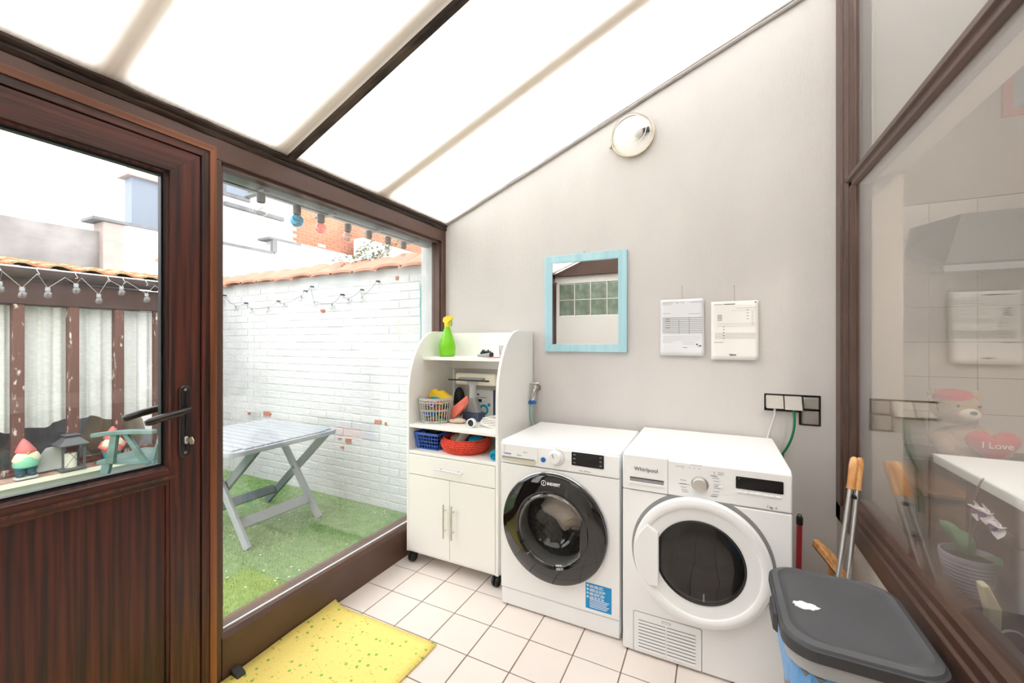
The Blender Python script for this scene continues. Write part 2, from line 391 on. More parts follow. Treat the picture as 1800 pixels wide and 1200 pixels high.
def holed_plate(b, x0, x1, z0, z1, cx, cz, r, y0, y1, n=48):    # plate facing -Y with a round hole
    inn, out = [], []
    for i in range(n):
        t = 2*PI*(i+.5)/n; dx, dz = math.cos(t), math.sin(t)
        inn.append((cx+r*dx, cz+r*dz))
        k = min((x1-cx)/dx if dx > 0 else (x0-cx)/dx, (z1-cz)/dz if dz > 0 else (z0-cz)/dz)
        out.append((cx+k*dx, cz+k*dz))
    for q in ((x0, z0), (x1, z0), (x0, z1), (x1, z1)):
        j = min(range(n), key=lambda i: (out[i][0]-q[0])**2 + (out[i][1]-q[1])**2); out[j] = q
    f = lambda l, y: [(p[0], y, p[1]) for p in l]
    b.loft([f(inn, y0), f(out, y0), f(out, y1), f(inn, y1)], cap=False, close=True)

XL, XR, YB, YF = -1.755, .515, 2.44, -.10
roofz = lambda x: 2.206 + .4055*(x+1.755)

# ================================================================ STRUCTURE
# floor with its tiles
fl = struct('floor', MB().box(XL-.02, .56, -1.5, 2.6, -.12, -.003), 'grout', 'cream square floor tiles laid in a straight grid with brown joints', 'floor')
full = None; t0 = .0025
xs = [-1.169+.205*k for k in range(-4, 10)]; ys = [1.494+.204*k for k in range(-16, 6)]
for xa in xs:
    for ya in ys:
        x0, x1 = max(xa+t0, XL), min(xa+.205-t0, .55); y0, y1 = max(ya+t0, -1.5), min(ya+.204-t0, 2.44)
        if x1-x0 < .01 or y1-y0 < .01: continue
        isf = abs(x1-x0-.2) < .001 and abs(y1-y0-.199) < .001
        dz = random.uniform(-.0004, .0004)
        if isf and full:
            piece('tile', full, fl, (x0, y0, dz)); continue
        b = MB(); e = .0012
        b.loft([[(0, 0, -.006), (x1-x0, 0, -.006), (x1-x0, y1-y0, -.006), (0, y1-y0, -.006)], [(0, 0, -e), (x1-x0, 0, -e), (x1-x0, y1-y0, -e), (0, y1-y0, -e)], [(e, e, 0), (x1-x0-e, e, 0), (x1-x0-e, y1-y0-e, 0), (e, y1-y0-e, 0)]])
        o = obj('tile', b, 'tile', fl, smooth=False); o.location = (x0, y0, dz)
        if isf: full = o.data

# back wall, with the recess that holds the sockets
hx0, hx1, hz0, hz1 = .222, .458, .944, 1.094
b = MB()
b.box(-1.80, hx0, YB, 2.60, -.1, 1.2).box(hx1, .56, YB, 2.60, -.1, 1.2).box(hx0, hx1, YB, 2.60, -.1, hz0).box(hx0, hx1, YB, 2.60, hz1, 1.2)
b.box(hx0, hx1, YB+.05, 2.60, hz0, hz1).box(hx0, .368, YB+.001, YB+.06, hz0, 1.006)
b.prism([(-1.80, 1.2), (.56, 1.2), (.56, roofz(.56)+.01), (-1.80, roofz(-1.80)+.01)], 'y', YB, 2.60)
struct('wall_back', b, 'plaster', 'pale grey plastered wall with sloping top behind the machines', 'wall', smooth=False)

# front wall behind the camera with a strip of glass blocks (seen in the mirror)
b = MB(); gx0, gx1, gz0, gz1 = -1.70, -.48, 1.68, 2.09
wf = b.box(-1.80, -.4, YF-.12, YF, -.1, gz0).box(-1.80, gx0, YF-.12, YF, gz0, gz1).box(gx1, -.4, YF-.12, YF, gz0, gz1)
b.prism([(-1.80, gz1), (-.4, gz1), (-.4, roofz(-.4)), (-1.80, roofz(-1.8))], 'y', YF-.12, YF)
b.box(-.52, -.4, -1.5, YF-.12, -.1, roofz(-.5)).box(-.52, .56, -1.62, -1.5, -.1, 3.1)
wf = struct('wall_front', b, 'white_wall', 'white wall with a strip of glass blocks, seen in the mirror', 'wall', smooth=False)
gb = None
for i in range(6):
    for k in range(2):
        p = (gx0+.005+i*.2025, YF-.095, gz0+.005+k*.2)
        if gb: piece('glass_block', gb, wf, p); continue
        bb = MB().box(0, .192, 0, .085, 0, .192)
        o = obj('glass_block', bb, 'gblock', wf, bevel=.008); o.location = p; gb = o.data
for k in range(7): obj('block_joint', MB().box(gx0-.0045+k*.2025, gx0+.0045+k*.2025, YF-.09, YF-.004, gz0, gz1), 'white_wall', wf, smooth=False)
obj('block_joint', MB().box(gx0, gx1, YF-.09, YF-.004, gz0+.1965, gz0+.2055), 'white_wall', wf, smooth=False)
struct('trim_1', MB().prism([(-1.74, 2.175), (-.4, 2.175), (-.4, 2.37), (-1.37, 2.355), (-1.74, 2.205)], 'y', YF, YF+.06), 'brown', 'brown timber beam over the glass blocks', 'beam', bevel=.004)

# left side: beam, post, plinth and the big fixed pane
w1 = thing('window_1', 'large fixed pane in brown timber looking onto the courtyard', 'window', (XL, .9, 0), kind='structure')
b = MB().box(-1.87, XL, .86, .935, 0, 2.075)
obj('post', b, 'brown', w1, bevel=.003)
b = MB().box(-1.85, XL, 2.395, 2.44, .19, 2.075)
obj('post', b, 'brown', w1, bevel=.003)
b = MB().prism([(-1.87, 0), (-1.753, 0), (-1.753, .172), (-1.768, .19), (-1.87, .19)], 'y', .935, 2.44)
obj('plinth', b, 'brown', w1, bevel=.002)
obj('sealant', MB().box(-1.795, -1.787, .935, 2.395, .186, .196), 'ink_white', w1)
obj('glazing_bead', MB().box(-1.795, -1.772, .935, .948, .19, 2.075).box(-1.795, -1.772, 2.382, 2.395, .19, 2.075).box(-1.795, -1.772, .935, 2.395, 2.062, 2.075), 'brown', w1)
obj('pane', MB().box(-1.805, -1.799, .935, 2.395, .19, 2.075), 'pane', w1, smooth=False)
obj('outer_pane', MB().box(-1.829, -1.823, .935, 2.395, .19, 2.075), 'pane', w1, smooth=False)
tb = thing('trim_2', 'brown timber head beam running under the sloping roof', 'beam', (XL, 1, 2.1), kind='structure')
obj('beam', MB().box(-1.87, XL, -.1, 2.44, 2.075, 2.158), 'brown', tb, bevel=.003)
b = MB()
n = 60
prof = lambda j: [(-1.87, 2.158), (-1.752+j[0], 2.158), (-1.744+j[1], 2.17), (-1.752+j[2], 2.18), (-1.738+j[3], 2.192), (-1.742+j[4], 2.203), (-1.87, 2.19)]
b.loft([[(p[0], -.1 + 2.54*i/n, p[1]) for p in prof([random.uniform(-.004, .004) for _ in range(5)])] for i in range(n+1)])
obj('weathered_moulding', b, 'brown_dark', tb, ang=50)

# roof: polycarbonate sheet, outer rafters above it and one dark bar below
cl = thing('ceiling', 'sloping white translucent sheet roof on pale rafters', 'ceiling', (0, 1.2, roofz(0)), kind='structure')
b = MB().prism([(-1.98, roofz(-1.98)), (.58, roofz(.58)), (.58, roofz(.58)+.012), (-1.98, roofz(-1.98)+.012)], 'y', -1.62, 2.60)
obj('roof_sheet', b, 'sheet', cl, smooth=False)
for y, hw in ((-1.2, .04), (-.6, .04), (0., .04), (.595, .037), (1.183, .042), (1.795, .048)):
    b = MB().prism([(-1.98, roofz(-1.98)+.022), (.58, roofz(.58)+.022), (.58, roofz(.58)+.13), (-1.98, roofz(-1.98)+.13)], 'y', y-hw, y+hw)
    obj('rafter', b, 'rafter', cl)
b = MB().prism([(-1.86, roofz(-1.86)+.016), (-1.74, roofz(-1.74)+.016), (-1.74, roofz(-1.74)+.06), (-1.86, roofz(-1.86)+.06)], 'y', -1.6, 2.6)
obj('eaves_plate', b, 'rafter', cl)
b = MB().prism([(-1.75, roofz(-1.75)-.022), (.51, roofz(.51)-.022), (.51, roofz(.51)-.001), (-1.75, roofz(-1.75)-.001)], 'y', 1.207, 1.238)
o = obj('rafter_bar', b, 'dark_strip', cl, bevel=.002); o['label'] = 'dark weathered bar under the sheet'
# lead flashing along the top of the back wall
t3 = thing('trim_3', 'thin grey flashing strip where roof meets the back wall', 'trim', (0, 2.43, roofz(0)-.02), kind='structure')
for k, (a, dz, rr) in enumerate(((0, -.012, .007), (0, -.03, .009))):
    pts = [(-1.74+2.24*i/24, 2.428+random.uniform(-.002, .002), roofz(-1.74+2.24*i/24)+dz*(.25+.75*i/24)+random.uniform(-.0015, .0015)) for i in range(25)]
    obj('strip', MB().tube(pts, rr, 6), 'zinc', t3)

# right side: wall foot, brown window frame, panes
struct('wall_right', MB().box(XR+.004, .70, -1.5, 2.44, -.1, .522), 'plaster_rough', 'low grey plastered wall under the inner window', 'wall', smooth=False)
w2 = thing('window_2', 'long brown-framed inner window looking into the kitchen', 'window', (XR, 1.2, .52), kind='structure')
b = MB().prism([(.515, .522), (.515, .598), (.524, .604), (.524, .632), (.534, .638), (.534, .662), (.545, .676), (.60, .676), (.60, .522)], 'y', -1.5, 2.44)
obj('bottom_rail', b, 'brown_win', w2, bevel=.0015)
b = MB().prism([(.515, 2.44), (.515, 2.365), (.523, 2.358), (.523, 2.318), (.534, 2.312), (.534, 2.272), (.545, 2.252), (.60, 2.252), (.60, 2.44)], 'z', .522, 3.15)
obj('stile', b, 'brown_win', w2, bevel=.0015)
b = MB().prism([(.60, 2.036), (.545, 2.036), (.534, 2.046), (.534, 2.066), (.523, 2.072), (.523, 2.09), (.534, 2.098), (.545, 2.108), (.60, 2.108)], 'y', -1.5, 2.33)
obj('transom', b, 'brown_win', w2, bevel=.0015)
obj('pane', MB().box(.548, .551, -1.5, 2.26, .67, 2.04), 'pane', w2, smooth=False)
obj('kitchen_side_pane', MB().box(.5555, .5585, -1.5, 2.26, .67, 2.04), 'pane', w2, smooth=False)
obj('upper_pane', MB().box(.548, .554, -1.5, 2.26, 2.10, 3.12), 'pane', w2, smooth=False)

# ---- door in the left wall
d1 = thing('door_1', 'mahogany door with large glass pane above a panelled lower half', 'door', (-1.705, .44, 0), kind='structure')
DX = -1.705
yzp = lambda poly, xa, xb: MB().prism(poly, 'x', xa, xb)
obj('door_frame', yzp([(.838, 0), (.863, 0), (.863, 2.071), (.838, 2.045)], -1.80, -1.70), 'mahog_v', d1, bevel=.0015)
obj('door_frame', yzp([(.0, 0), (.045, 0), (.045, 2.045), (.0, 2.071)], -1.80, -1.70), 'mahog_v', d1, bevel=.0015)
obj('door_frame', yzp([(.045, 2.045), (.838, 2.045), (.863, 2.071), (0, 2.071)], -1.80, -1.70), 'mahog_h', d1, bevel=.0015)
obj('fillet', yzp([(.863, 0), (.886, 0), (.886, 2.096), (.863, 2.071)], -1.78, -1.695), 'fillet_v', d1, bevel=.001)['label'] = 'orange-brown edge strip'
obj('fillet', yzp([(-.02, 2.071), (.863, 2.071), (.886, 2.096), (-.02, 2.096)], -1.78, -1.695), 'fillet_h', d1, bevel=.001)['label'] = 'orange-brown edge strip'
obj('stile', yzp([(.742, .02), (.834, .02), (.834, 2.041), (.742, 1.955)], -1.77, DX), 'mahog_v', d1, bevel=.001)
obj('stile', yzp([(.049, .02), (.14, .02), (.14, 1.955), (.049, 2.041)], -1.77, DX), 'mahog_v', d1, bevel=.001)
obj('top_rail', yzp([(.14, 1.955), (.742, 1.955), (.834, 2.041), (.049, 2.041)], -1.77, DX), 'mahog_h', d1, bevel=.001)
obj('middle_rail', MB().box(-1.77, DX, .14, .742, .865, .915), 'mahog_h', d1, bevel=.003)
obj('bottom_rail', MB().box(-1.77, DX, .14, .742, .02, .16), 'mahog_h', d1, bevel=.003)
def bead(y0, y1, z0, z1, wd, xa, xb, m, nm):    # moulded frame: four mitred sloping strips
    o = [(y0, z0), (y1, z0), (y1, z1), (y0, z1)]; i_ = [(y0+wd, z0+wd), (y1-wd, z0+wd), (y1-wd, z1-wd), (y0+wd, z1-wd)]
    h = [(y0+wd*.45, z0+wd*.45), (y1-wd*.45, z0+wd*.45), (y1-wd*.45, z1-wd*.45), (y0+wd*.45, z1-wd*.45)]
    b = MB(); xm = xa + (xb-xa)*.25
    b.loft([[(xa-.03, *p) for p in o], [(xa, *p) for p in o], [(xm, *p) for p in h], [(xm-.004, *p) for p in h], [(xb, *p) for p in i_], [(xb-.02, *p) for p in i_]], cap=False, close=True)
    return obj(nm, b, m, d1, smooth=False)
bead(.115, .767, .89, 1.98, .035, DX-.002, DX-.02, 'mahog_v', 'glazing_bead')
bead(.148, .734, .923, 1.946, .010, DX-.018, DX-.022, 'rubber', 'gasket')
bead(.115, .767, .135, .89, .032, DX+.003, DX-.012, 'mahog_v', 'panel_moulding')
obj('panel', MB().box(-1.745, -1.722, .14, .742, .15, .88), 'mahog_p', d1, smooth=False)
for i in range(19):
    y = .15 + i*.031
    b = MB().prism([(-1.723, y), (-1.7212, y+.004), (-1.7206, y+.0155), (-1.7212, y+.027), (-1.723, y+.031)], 'z', .16, .865)
    obj('panel_strip', b, 'mahog_p', d1)
obj('pane', MB().box(-1.745, -1.739, .14, .742, .90, 1.955), 'pane', d1, smooth=False)
# handle set on both faces
hy = .783
for s, x0 in ((1, DX), (-1, -1.77)):
    pl = obj('handle_plate', MB().loft([[(x0+s*t, p[0], p[1]) for p in rrect(hy-.018+e, hy+.018-e, .945+e, 1.20-e, .016, 0)] for t, e in ((0, 0), (.006, 0), (.009, .003))]), 'dark_wrought', d1)
    pts = [(x0+s*.008, hy, 1.118), (x0+s*.03, hy, 1.118), (x0+s*.045, hy-.004, 1.118), (x0+s*.05, hy-.03, 1.113), (x0+s*.05, hy-.08, 1.104), (x0+s*.048, hy-.12, 1.094), (x0+s*.047, hy-.13, 1.092)]
    obj('lever', MB().tube(pts, lambda t: (.010 if t < .35 else .0125) if t < .95 else .008, 12), 'dark_wrought', pl)
    if s == 1:
        for z in (1.186, .962): obj('screw', MB().lathe([(.0005, .0105), (.005, .0105), (.006, .008)], (x0, hy, z), 'x', 10), 'chrome', pl)
        obj('lock_cylinder', MB().box(x0+.006, x0+.02, hy-.005, hy+.005, .993, 1.02), 'steel', pl, bevel=.003)
        obj('key', MB().box(x0+.018, x0+.034, hy-.002, hy+.002, 1.004, 1.012).prism([(x0+.032, 1.008), (x0+.042, .995), (x0+.062, .998), (x0+.066, 1.010), (x0+.052, 1.022), (x0+.038, 1.018)], 'y', hy-.0015, hy+.0015), 'brass', pl)

# ================================================================ KITCHEN beyond the inner window
struct('wall_kitchen', MB().box(.56, .70, 2.252, 3.3, -.1, 3.15).box(.605, .70, -1.5, 2.252, 2.06, 2.10).box(.70, 3.2, 3.2, 3.3, -.1, 3.15).box(3.2, 3.3, -1.5, 3.3, -.1, 3.15).box(.70, 3.2, -1.62, -1.5, -.1, 3.15),
       'k_wall', 'beige kitchen walls and thick window reveal behind the inner window', 'wall', smooth=False)
struct('trim_7', MB().box(.605, .70, -1.5, 2.252, 2.10, 3.15), 'dim_board', 'grey board added to stand for the dim kitchen behind the upper inner pane', 'board', smooth=False)  # added board, its grey paints the dim kitchen space above
struct('floor_kitchen', MB().box(.70, 3.2, -1.5, 3.2, -.1, -.001), 'k_oak', 'brown kitchen floor behind the inner window', 'floor', smooth=False)
struct('ceiling_kitchen', MB().box(.605, 3.3, -1.6, 3.3, 2.95, 3.1), 'k_wall', 'kitchen ceiling behind the inner window', 'ceiling', smooth=False)
kt = thing('trim_4', 'beige square wall tiles on the far kitchen wall', 'wall tiles', (.70, 3.19, .7), kind='structure')
obj('tile_bed', MB().box(.70, 3.15, 3.19, 3.205, .68, 2.16), 'grout', kt, smooth=False)
me = None
for i in range(12):
    for k in range(7):
        p = (.745-.04+i*.2, 3.184, 1.96-.2*k-.003)
        if me: piece('tile', me, kt, Vector(p)-kt.location); continue
        o = obj('tile', MB().box(0, .196, 0, .01, 0, .196), 'k_tile', kt, smooth=False); me = o.data; o.location = Vector(p)-kt.location
        me.transform(Matrix.Translation(kt.location))
obj('lampshade', MB().lathe([(.10, 0), (.16, .02), (.16, .06)], (1.7, 1.2, 2.88)), 'white_plastic', thing('added_lamp', 'white lamp added above the worktop for the kitchen fill light', 'lamp', (1.7, 1.2, 2.88)))  # unseen lamp body, invented to go with the added kitchen light
struct('window_sill', MB().box(.56, .86, -1.5, 2.252, .52, .552), 'k_brown', 'glossy dark brown window board inside the kitchen', 'window sill', bevel=.004)
tbk = thing('kitchen_counter', 'brown kitchen cupboard with a white top behind the orchid', 'cupboard', (.80, 1.4, 0))
obj('worktop', MB().box(.795, 1.65, .2, 2.262, .865, .90), 'k_top', tbk, bevel=.003)
obj('carcass', MB().box(.875, 1.6, .25, 2.22, 0, .865), 'k_brown', tbk, smooth=False)
for y in (.3, .94, 1.58): obj('cupboard_door', MB().box(.862, .875, y, y+.61, .08, .84), 'k_brown', tbk, bevel=.004)
ch = thing('wooden_chest', 'light brown wooden chest under the teddy bear in the kitchen', 'chest', (1.2, 2.85, 0))
obj('body', MB().box(.86, 1.75, 2.52, 3.16, 0, .65), 'k_oak', ch, bevel=.004)
obj('lid', MB().box(.84, 1.77, 2.50, 3.17, .65, .675), 'k_oak', ch, bevel=.006)
# hood
hd = thing('cooker_hood', 'grey cooker hood on the tiled kitchen wall', 'hood', (1.4, 3.0, 1.7))
b = MB().loft([[(1.005, 2.73, 1.70), (1.9, 2.73, 1.70), (1.9, 3.183, 1.86), (1.0, 3.183, 1.86)], [(1.005, 2.73, 1.74), (1.9, 2.73, 1.74), (1.9, 3.183, 1.89), (1.0, 3.183, 1.89)], [(1.09, 2.80, 1.99), (1.85, 2.80, 1.99), (1.85, 3.183, 2.02), (1.02, 3.183, 2.02)]])
obj('canopy', b, 'k_hood', hd, smooth=False)
obj('lip', MB().box(.998, 1.905, 2.722, 2.735, 1.698, 1.728), 'galv', hd)
pf = thing('picture_frame', 'orange picture frame high on the kitchen wall', 'picture', (1.7, 3.2, 2.6))
b = MB(); holed = [(1.40, 2.58), (1.98, 2.58), (1.98, 3.0-.1), (1.40, 2.9)]; h2 = [(1.435, 2.615), (1.945, 2.615), (1.945, 2.865), (1.435, 2.865)]
f_ = lambda l, y: [(p[0], y, p[1]) for p in l]
b.loft([f_(holed, 3.175), f_(h2, 3.175), f_(h2, 3.199), f_(holed, 3.199)], cap=False, close=True)
obj('frame', b, 'orange_f', pf, smooth=False); obj('picture', MB().box(1.43, 1.95, 3.19, 3.198, 2.61, 2.87), 'art', pf, smooth=False)
# teddy bear
td = thing('teddy_bear', 'beige teddy bear hugging a red heart behind the inner window', 'teddy bear', (1.12, 2.85, .675))
def skin(name, verts, edges, radii, m, parent, sub=2):
    me = bpy.data.meshes.new(name); me.from_pydata([tuple(v) for v in verts], edges, []); o = link_mesh(name, me, m, parent)
    md = o.modifiers.new('skin', 'SKIN'); sv = me.skin_vertices[0].data
    for i, r in enumerate(radii): sv[i].radius = (r, r) if not hasattr(r, '__len__') else r
    sv[0].use_root = True; md.use_smooth_shade = True
    s_ = o.modifiers.new('sub', 'SUBSURF'); s_.levels = sub; s_.render_levels = sub
    return o
skin('body', [(1.10, 2.88, .76), (1.09, 2.88, .87), (1.08, 2.88, .95), (1.03, 2.85, .89), (1.02, 2.76, .81), (1.12, 2.72, .82), (1.19, 2.86, .89), (1.24, 2.80, .83), (1.20, 2.74, .82),
              (1.07, 2.78, .725), (1.10, 2.64, .72), (1.11, 2.58, .745), (1.18, 2.80, .725), (1.30, 2.68, .72), (1.33, 2.63, .745)],
     [(0, 1), (1, 2), (2, 3), (3, 4), (4, 5), (2, 6), (6, 7), (7, 8), (0, 9), (9, 10), (10, 11), (0, 12), (12, 13), (13, 14)],
     [.095, .085, .06, .045, .04, .036, .045, .04, .036, .052, .045, .048, .052, .045, .048], 'fur', td)
b = MB().ball((1.09, 2.86, 1.02), (.095, .085, .08), 20, 14); hdm = obj('head', b, 'fur', td)
for x in (1.015, 1.165): obj('ear', MB().ball((x, 2.87, 1.085), (.032, .018, .03), 12, 8), 'fur', hdm)
obj('muzzle', MB().ball((1.11, 2.785, 1.00), (.042, .032, .032), 14, 10), 'candle', hdm)
obj('nose', MB().ball((1.113, 2.752, 1.012), (.014, .01, .01), 10, 8), 'black', hdm)
for x in (1.07, 1.145): obj('eye', MB().ball((x, 2.782, 1.04), .007, 8, 6), 'black', hdm)
obj('cap', MB().lathe([(.08, 0), (.075, .025), (.05, .045), (.002, .052)], (1.08, 2.87, 1.065)), 'heart', hdm)
hp = []
for i in range(36):
    t = 2*PI*i/36; hp.append((16*math.sin(t)**3/16*.095, (13*math.cos(t)-5*math.cos(2*t)-2*math.cos(3*t)-math.cos(4*t))/16*.088))
b = MB().loft([[(1.15+p[0]*k, 2.69+y, .875+p[1]*k) for p in hp] for y, k in ((-.032, .25), (-.028, .6), (-.015, .9), (0, 1), (.015, .92), (.03, .5))])
ht = obj('heart', b, 'heart', td, ang=60)
text('lettering', 'I Love', .042, 1.15, 2.652, .868, 'ink_white', ht, 'CENTER')
# orchid
oc = thing('potted_orchid', 'white and purple orchid in a ribbed lilac pot behind the glass', 'potted plant', (.715, 1.80, .552))
b = MB(); pr = [(.001, 0), (.042, 0), (.046, .008)]
for i in range(10): pr += [(.047+.0019*i, .012+i*.0115), (.0505+.0019*i, .018+i*.0115)]
pr += [(.067, .136), (.062, .136), (.059, .11), (.001, .108)]
obj('pot', b.lathe(pr, (.715, 1.80, .552), 'z', 28), 'pot', oc)
obj('soil', MB().lathe([(.001, 0), (.060, 0), (.060, -.01)], (.715, 1.80, .552+.116), 'z', 20), 'soil', oc)
def leaf_mesh(b, p, d, ln, wd, droop=.3, n=6):
    d = Vector(d).normalized(); side = d.cross(Vector((0, 0, 1))).normalized(); p = Vector(p); lo = []
    for i in range(n+1):
        t = i/n; ww = wd*math.sin(PI*min(1, .12+t*.88))**.7*.5; c = p + d*ln*t + Vector((0, 0, -droop*ln*t*t))
        th = .0015
        lo.append([c-side*ww+Vector((0, 0, ww*.3)), c+Vector((0, 0, -th)), c+side*ww+Vector((0, 0, ww*.3)), c+Vector((0, 0, th))])
    b.loft(lo); return b
for p, d, l_ in (((.71, 1.81, .68), (-.25, .5, 1.0), .15), ((.72, 1.80, .68), (-.1, .6, .9), .12), ((.72, 1.79, .68), (.2, -.8, .55), .12)):
    obj('leaf', leaf_mesh(MB(), p, d, l_, .055, .35), 'orch_leaf', oc)
obj('stem', MB().tube(bez((.715, 1.80, .67), (.72, 1.81, .8), (.74, 1.82, .9), (.75, 1.80, .93), 8), .0025, 6), 'stem', oc)
obj('stem', MB().tube(bez((.715, 1.80, .67), (.72, 1.80, .80), (.74, 1.77, .84), (.76, 1.68, .80), 8), .0025, 6), 'stem', oc)
for c in ((.735, 1.79, .832), (.735, 1.745, .838), (.74, 1.70, .815)):
    b = MB()
    for k in range(5):
        a = 2*PI*k/5 + .3; q = Vector((-.35, math.cos(a), math.sin(a)))
        leaf_mesh(b, c, q, .034, .03, .1, 4)
    fo = obj('flower', b, 'petal_w', oc); obj('lip', MB().ball((c[0]-.012, c[1], c[2]-.006), (.01, .009, .008), 8, 6), 'petal_p', fo)
# figurine on the board
og = thing('cream_figurine', 'cream ceramic wedge ornament on the brown window board', 'ornament', (.66, 1.55, .552))
b = MB().loft([[(x, 1.51+y*.02, z) for x, z in ((.62, .552), (.66, .552), (.665, .66), (.64, .72), (.625, .715), (.64, .64))] for y in (0, 1.6)])
obj('body', b, 'cream', og, bevel=.004)
obj('foot', MB().box(.60, .64, 1.515, 1.54, .552, .60), 'white_plastic', og, bevel=.004)
obj('ring', MB().tube([(.66+.03*math.cos(2*PI*i/20), 1.46, .60+.04*math.sin(2*PI*i/20)) for i in range(21)], .003, 6), 'grey_mid', og)

# ================================================================ OUTSIDE
gp = thing('ground', 'green artificial grass covering the courtyard floor', 'grass', (-3.4, 1, -.06), kind='structure')
obj('turf', MB().box(-5.06, -1.87, -2.5, 2.62, -.12, -.058), 'turf_base', gp, smooth=False)
b = MB(); R = random.random
vs = []; fs = []
for i in range(64000):
    x = -5.04 + 3.16*R(); y = (-.1 if i % 8 == 0 else .75) + (1.86 if i % 8 else 2.7)*R(); a = R()*2*PI; h = .010+.010*R(); wd_ = .0022
    if y > 2.61: continue
    lx, ly = (R()-.5)*.016, (R()-.5)*.016; c, s = math.cos(a)*wd_, math.sin(a)*wd_
    k = len(vs); vs += [(x-c, y-s, -.059), (x+c, y+s, -.059), (x+lx, y+ly, -.059+h)]; fs.append((k, k+1, k+2))
b.v = vs; b.f = fs; b.mi = [0]*len(fs)
me = bpy.data.meshes.new('grass_blades'); me.from_pydata(vs, [], fs); o = link_mesh('grass_blades', me, 'grass', gp); o['kind'] = 'stuff'
b = MB()
for i in range(150):
    x, y = -4.6+2.7*R(), .9+1.68*R(); r_ = .003+.004*R(); b.cbox((x, y, -.044), (r_*2, r_, .002), Matrix.Rotation(R()*3, 3, 'Z'))
o = obj('fallen_petals', b, 'white_dot', gp, smooth=False); o['kind'] = 'stuff'

# white painted brick wall with clay coping
WY = 2.62
gw = thing('wall_garden', 'white painted brick garden wall topped with clay tiles', 'wall', (-3.4, WY, -.1), kind='structure')
obj('backing', MB().box(-5.4, -1.80, WY, WY+.20, -.12, 1.97), 'white_paint', gw, smooth=False)
exposed = [(-4.105, .618, .13, .05), (-4.40, .60, .05, .02), (-2.588, .67, .075, .035), (-2.942, .466, .07, .045), (-3.05, .476, .05, .012), (-3.02, .40, .04, .02), (-3.275, 1.645, .055, .03), (-2.372, 1.885, .03, .035), (-2.50, .66, .02, .03)]
bm_ = {}
def brick_mesh(L, key, m):
    if key in bm_: return bm_[key]
    e = .007; hh = .065; b = MB()
    b.loft([[(0, .010, 0), (L, .010, 0), (L, .010, hh), (0, .010, hh)], [(0, .003, 0), (L, .003, 0), (L, .003, hh), (0, .003, hh)], [(e, 0, e), (L-e, 0, e), (L-e, 0, hh-e), (e, 0, hh-e)]])
    me = bpy.data.meshes.new('brick'); me.from_pydata(b.v, [], b.f)
    bm = bmesh.new(); bm.from_mesh(me); bmesh.ops.recalc_face_normals(bm, faces=bm.faces); bm.to_mesh(me); bm.free()
    me.materials.append(M[m]); bm_[key] = me; return me
far = MB(); cnt = 0; row = 0; z = -.06
while z + .063 < 1.97:
    x = -1.81 - (.0 if row % 2 else .11)
    while x > -5.35:
        L = .212; x0 = x - L
        if x0 < -5.4: break
        dy = -.0038 + random.uniform(-.0022, .0022)
        if cnt < 300 and x > -4.02:
            o = piece('brick', brick_mesh(L, 'w', 'white_paint'), gw, Vector((x0, WY+dy, z))-gw.location); cnt += 1
            o.rotation_euler = (random.uniform(-.012, .012), random.uniform(-.004, .004), random.uniform(-.006, .006))
        else:
            far.box(x0+.003, x-.003, WY+dy, WY+.003, z+.003, z+.060)
        x -= .219
    z += .0705; row += 1
for a, c, w_, h_ in exposed:      # places where the paint has come off and the brick shows
    P_ = []
    for q in range(14):
        t = 2*PI*q/14; k = random.uniform(.8, 1.05)/max(abs(math.cos(t)), abs(math.sin(t)))
        P_.append((a+w_/2*k*math.cos(t), c+h_/2*k*math.sin(t)))
    obj('bare_brick_face', MB().prism(P_, 'y', WY-.0125, WY-.002), 'orange_brick', gw, smooth=False)
o = obj('bricks_at_the_far_end', far, 'white_paint', gw, smooth=False); o['kind'] = 'stuff'
def tile_loop(x, w_, ya, yb, za, zb, th):    # barrel-topped clay tile, sloping towards the courtyard
    b = MB(); n = 8; lo = []
    for (yy, zz, xs_, dw) in ((ya, za, -.035, 1.04), ((ya+yb)/2, (za+zb)/2, -.01, 1), (yb, zb, .02, .96)):
        top = []; bot = []
        for i in range(n+1):
            t = i/n; h = .022*math.sin(PI*t)**.6
            top.append((x+xs_+(t-.5)*w_*dw, yy, zz+h)); bot.append((x+xs_+(t-.5)*w_*dw, yy, zz+h-th))
        lo.append(top+bot[::-1])
    return b.loft(lo)
for i in range(13):
    x = -1.98-.135-i*.27
    j = random.uniform(-.006, .006)
    rise = .006*math.sin(i*1.7)
    o = obj('coping_tile', tile_loop(x+j, .285, WY-.075, WY+.10, 1.965+rise+(i % 2)*.009, 2.085+rise+(i % 2)*.004, .022), 'clay', gw)
for i in range(13):
    x = -1.98-.135-i*.27
    obj('coping_tile', tile_loop(x, .285, WY+.27, WY+.10, 1.965, 2.08, .022), 'clay', gw)
struct('trim_5', MB().box(-2.03, -1.80, 2.50, 2.82, -.12, 2.10), 'white_paint', 'white rendered pier at the end of the garden wall', 'pier', bevel=.006)

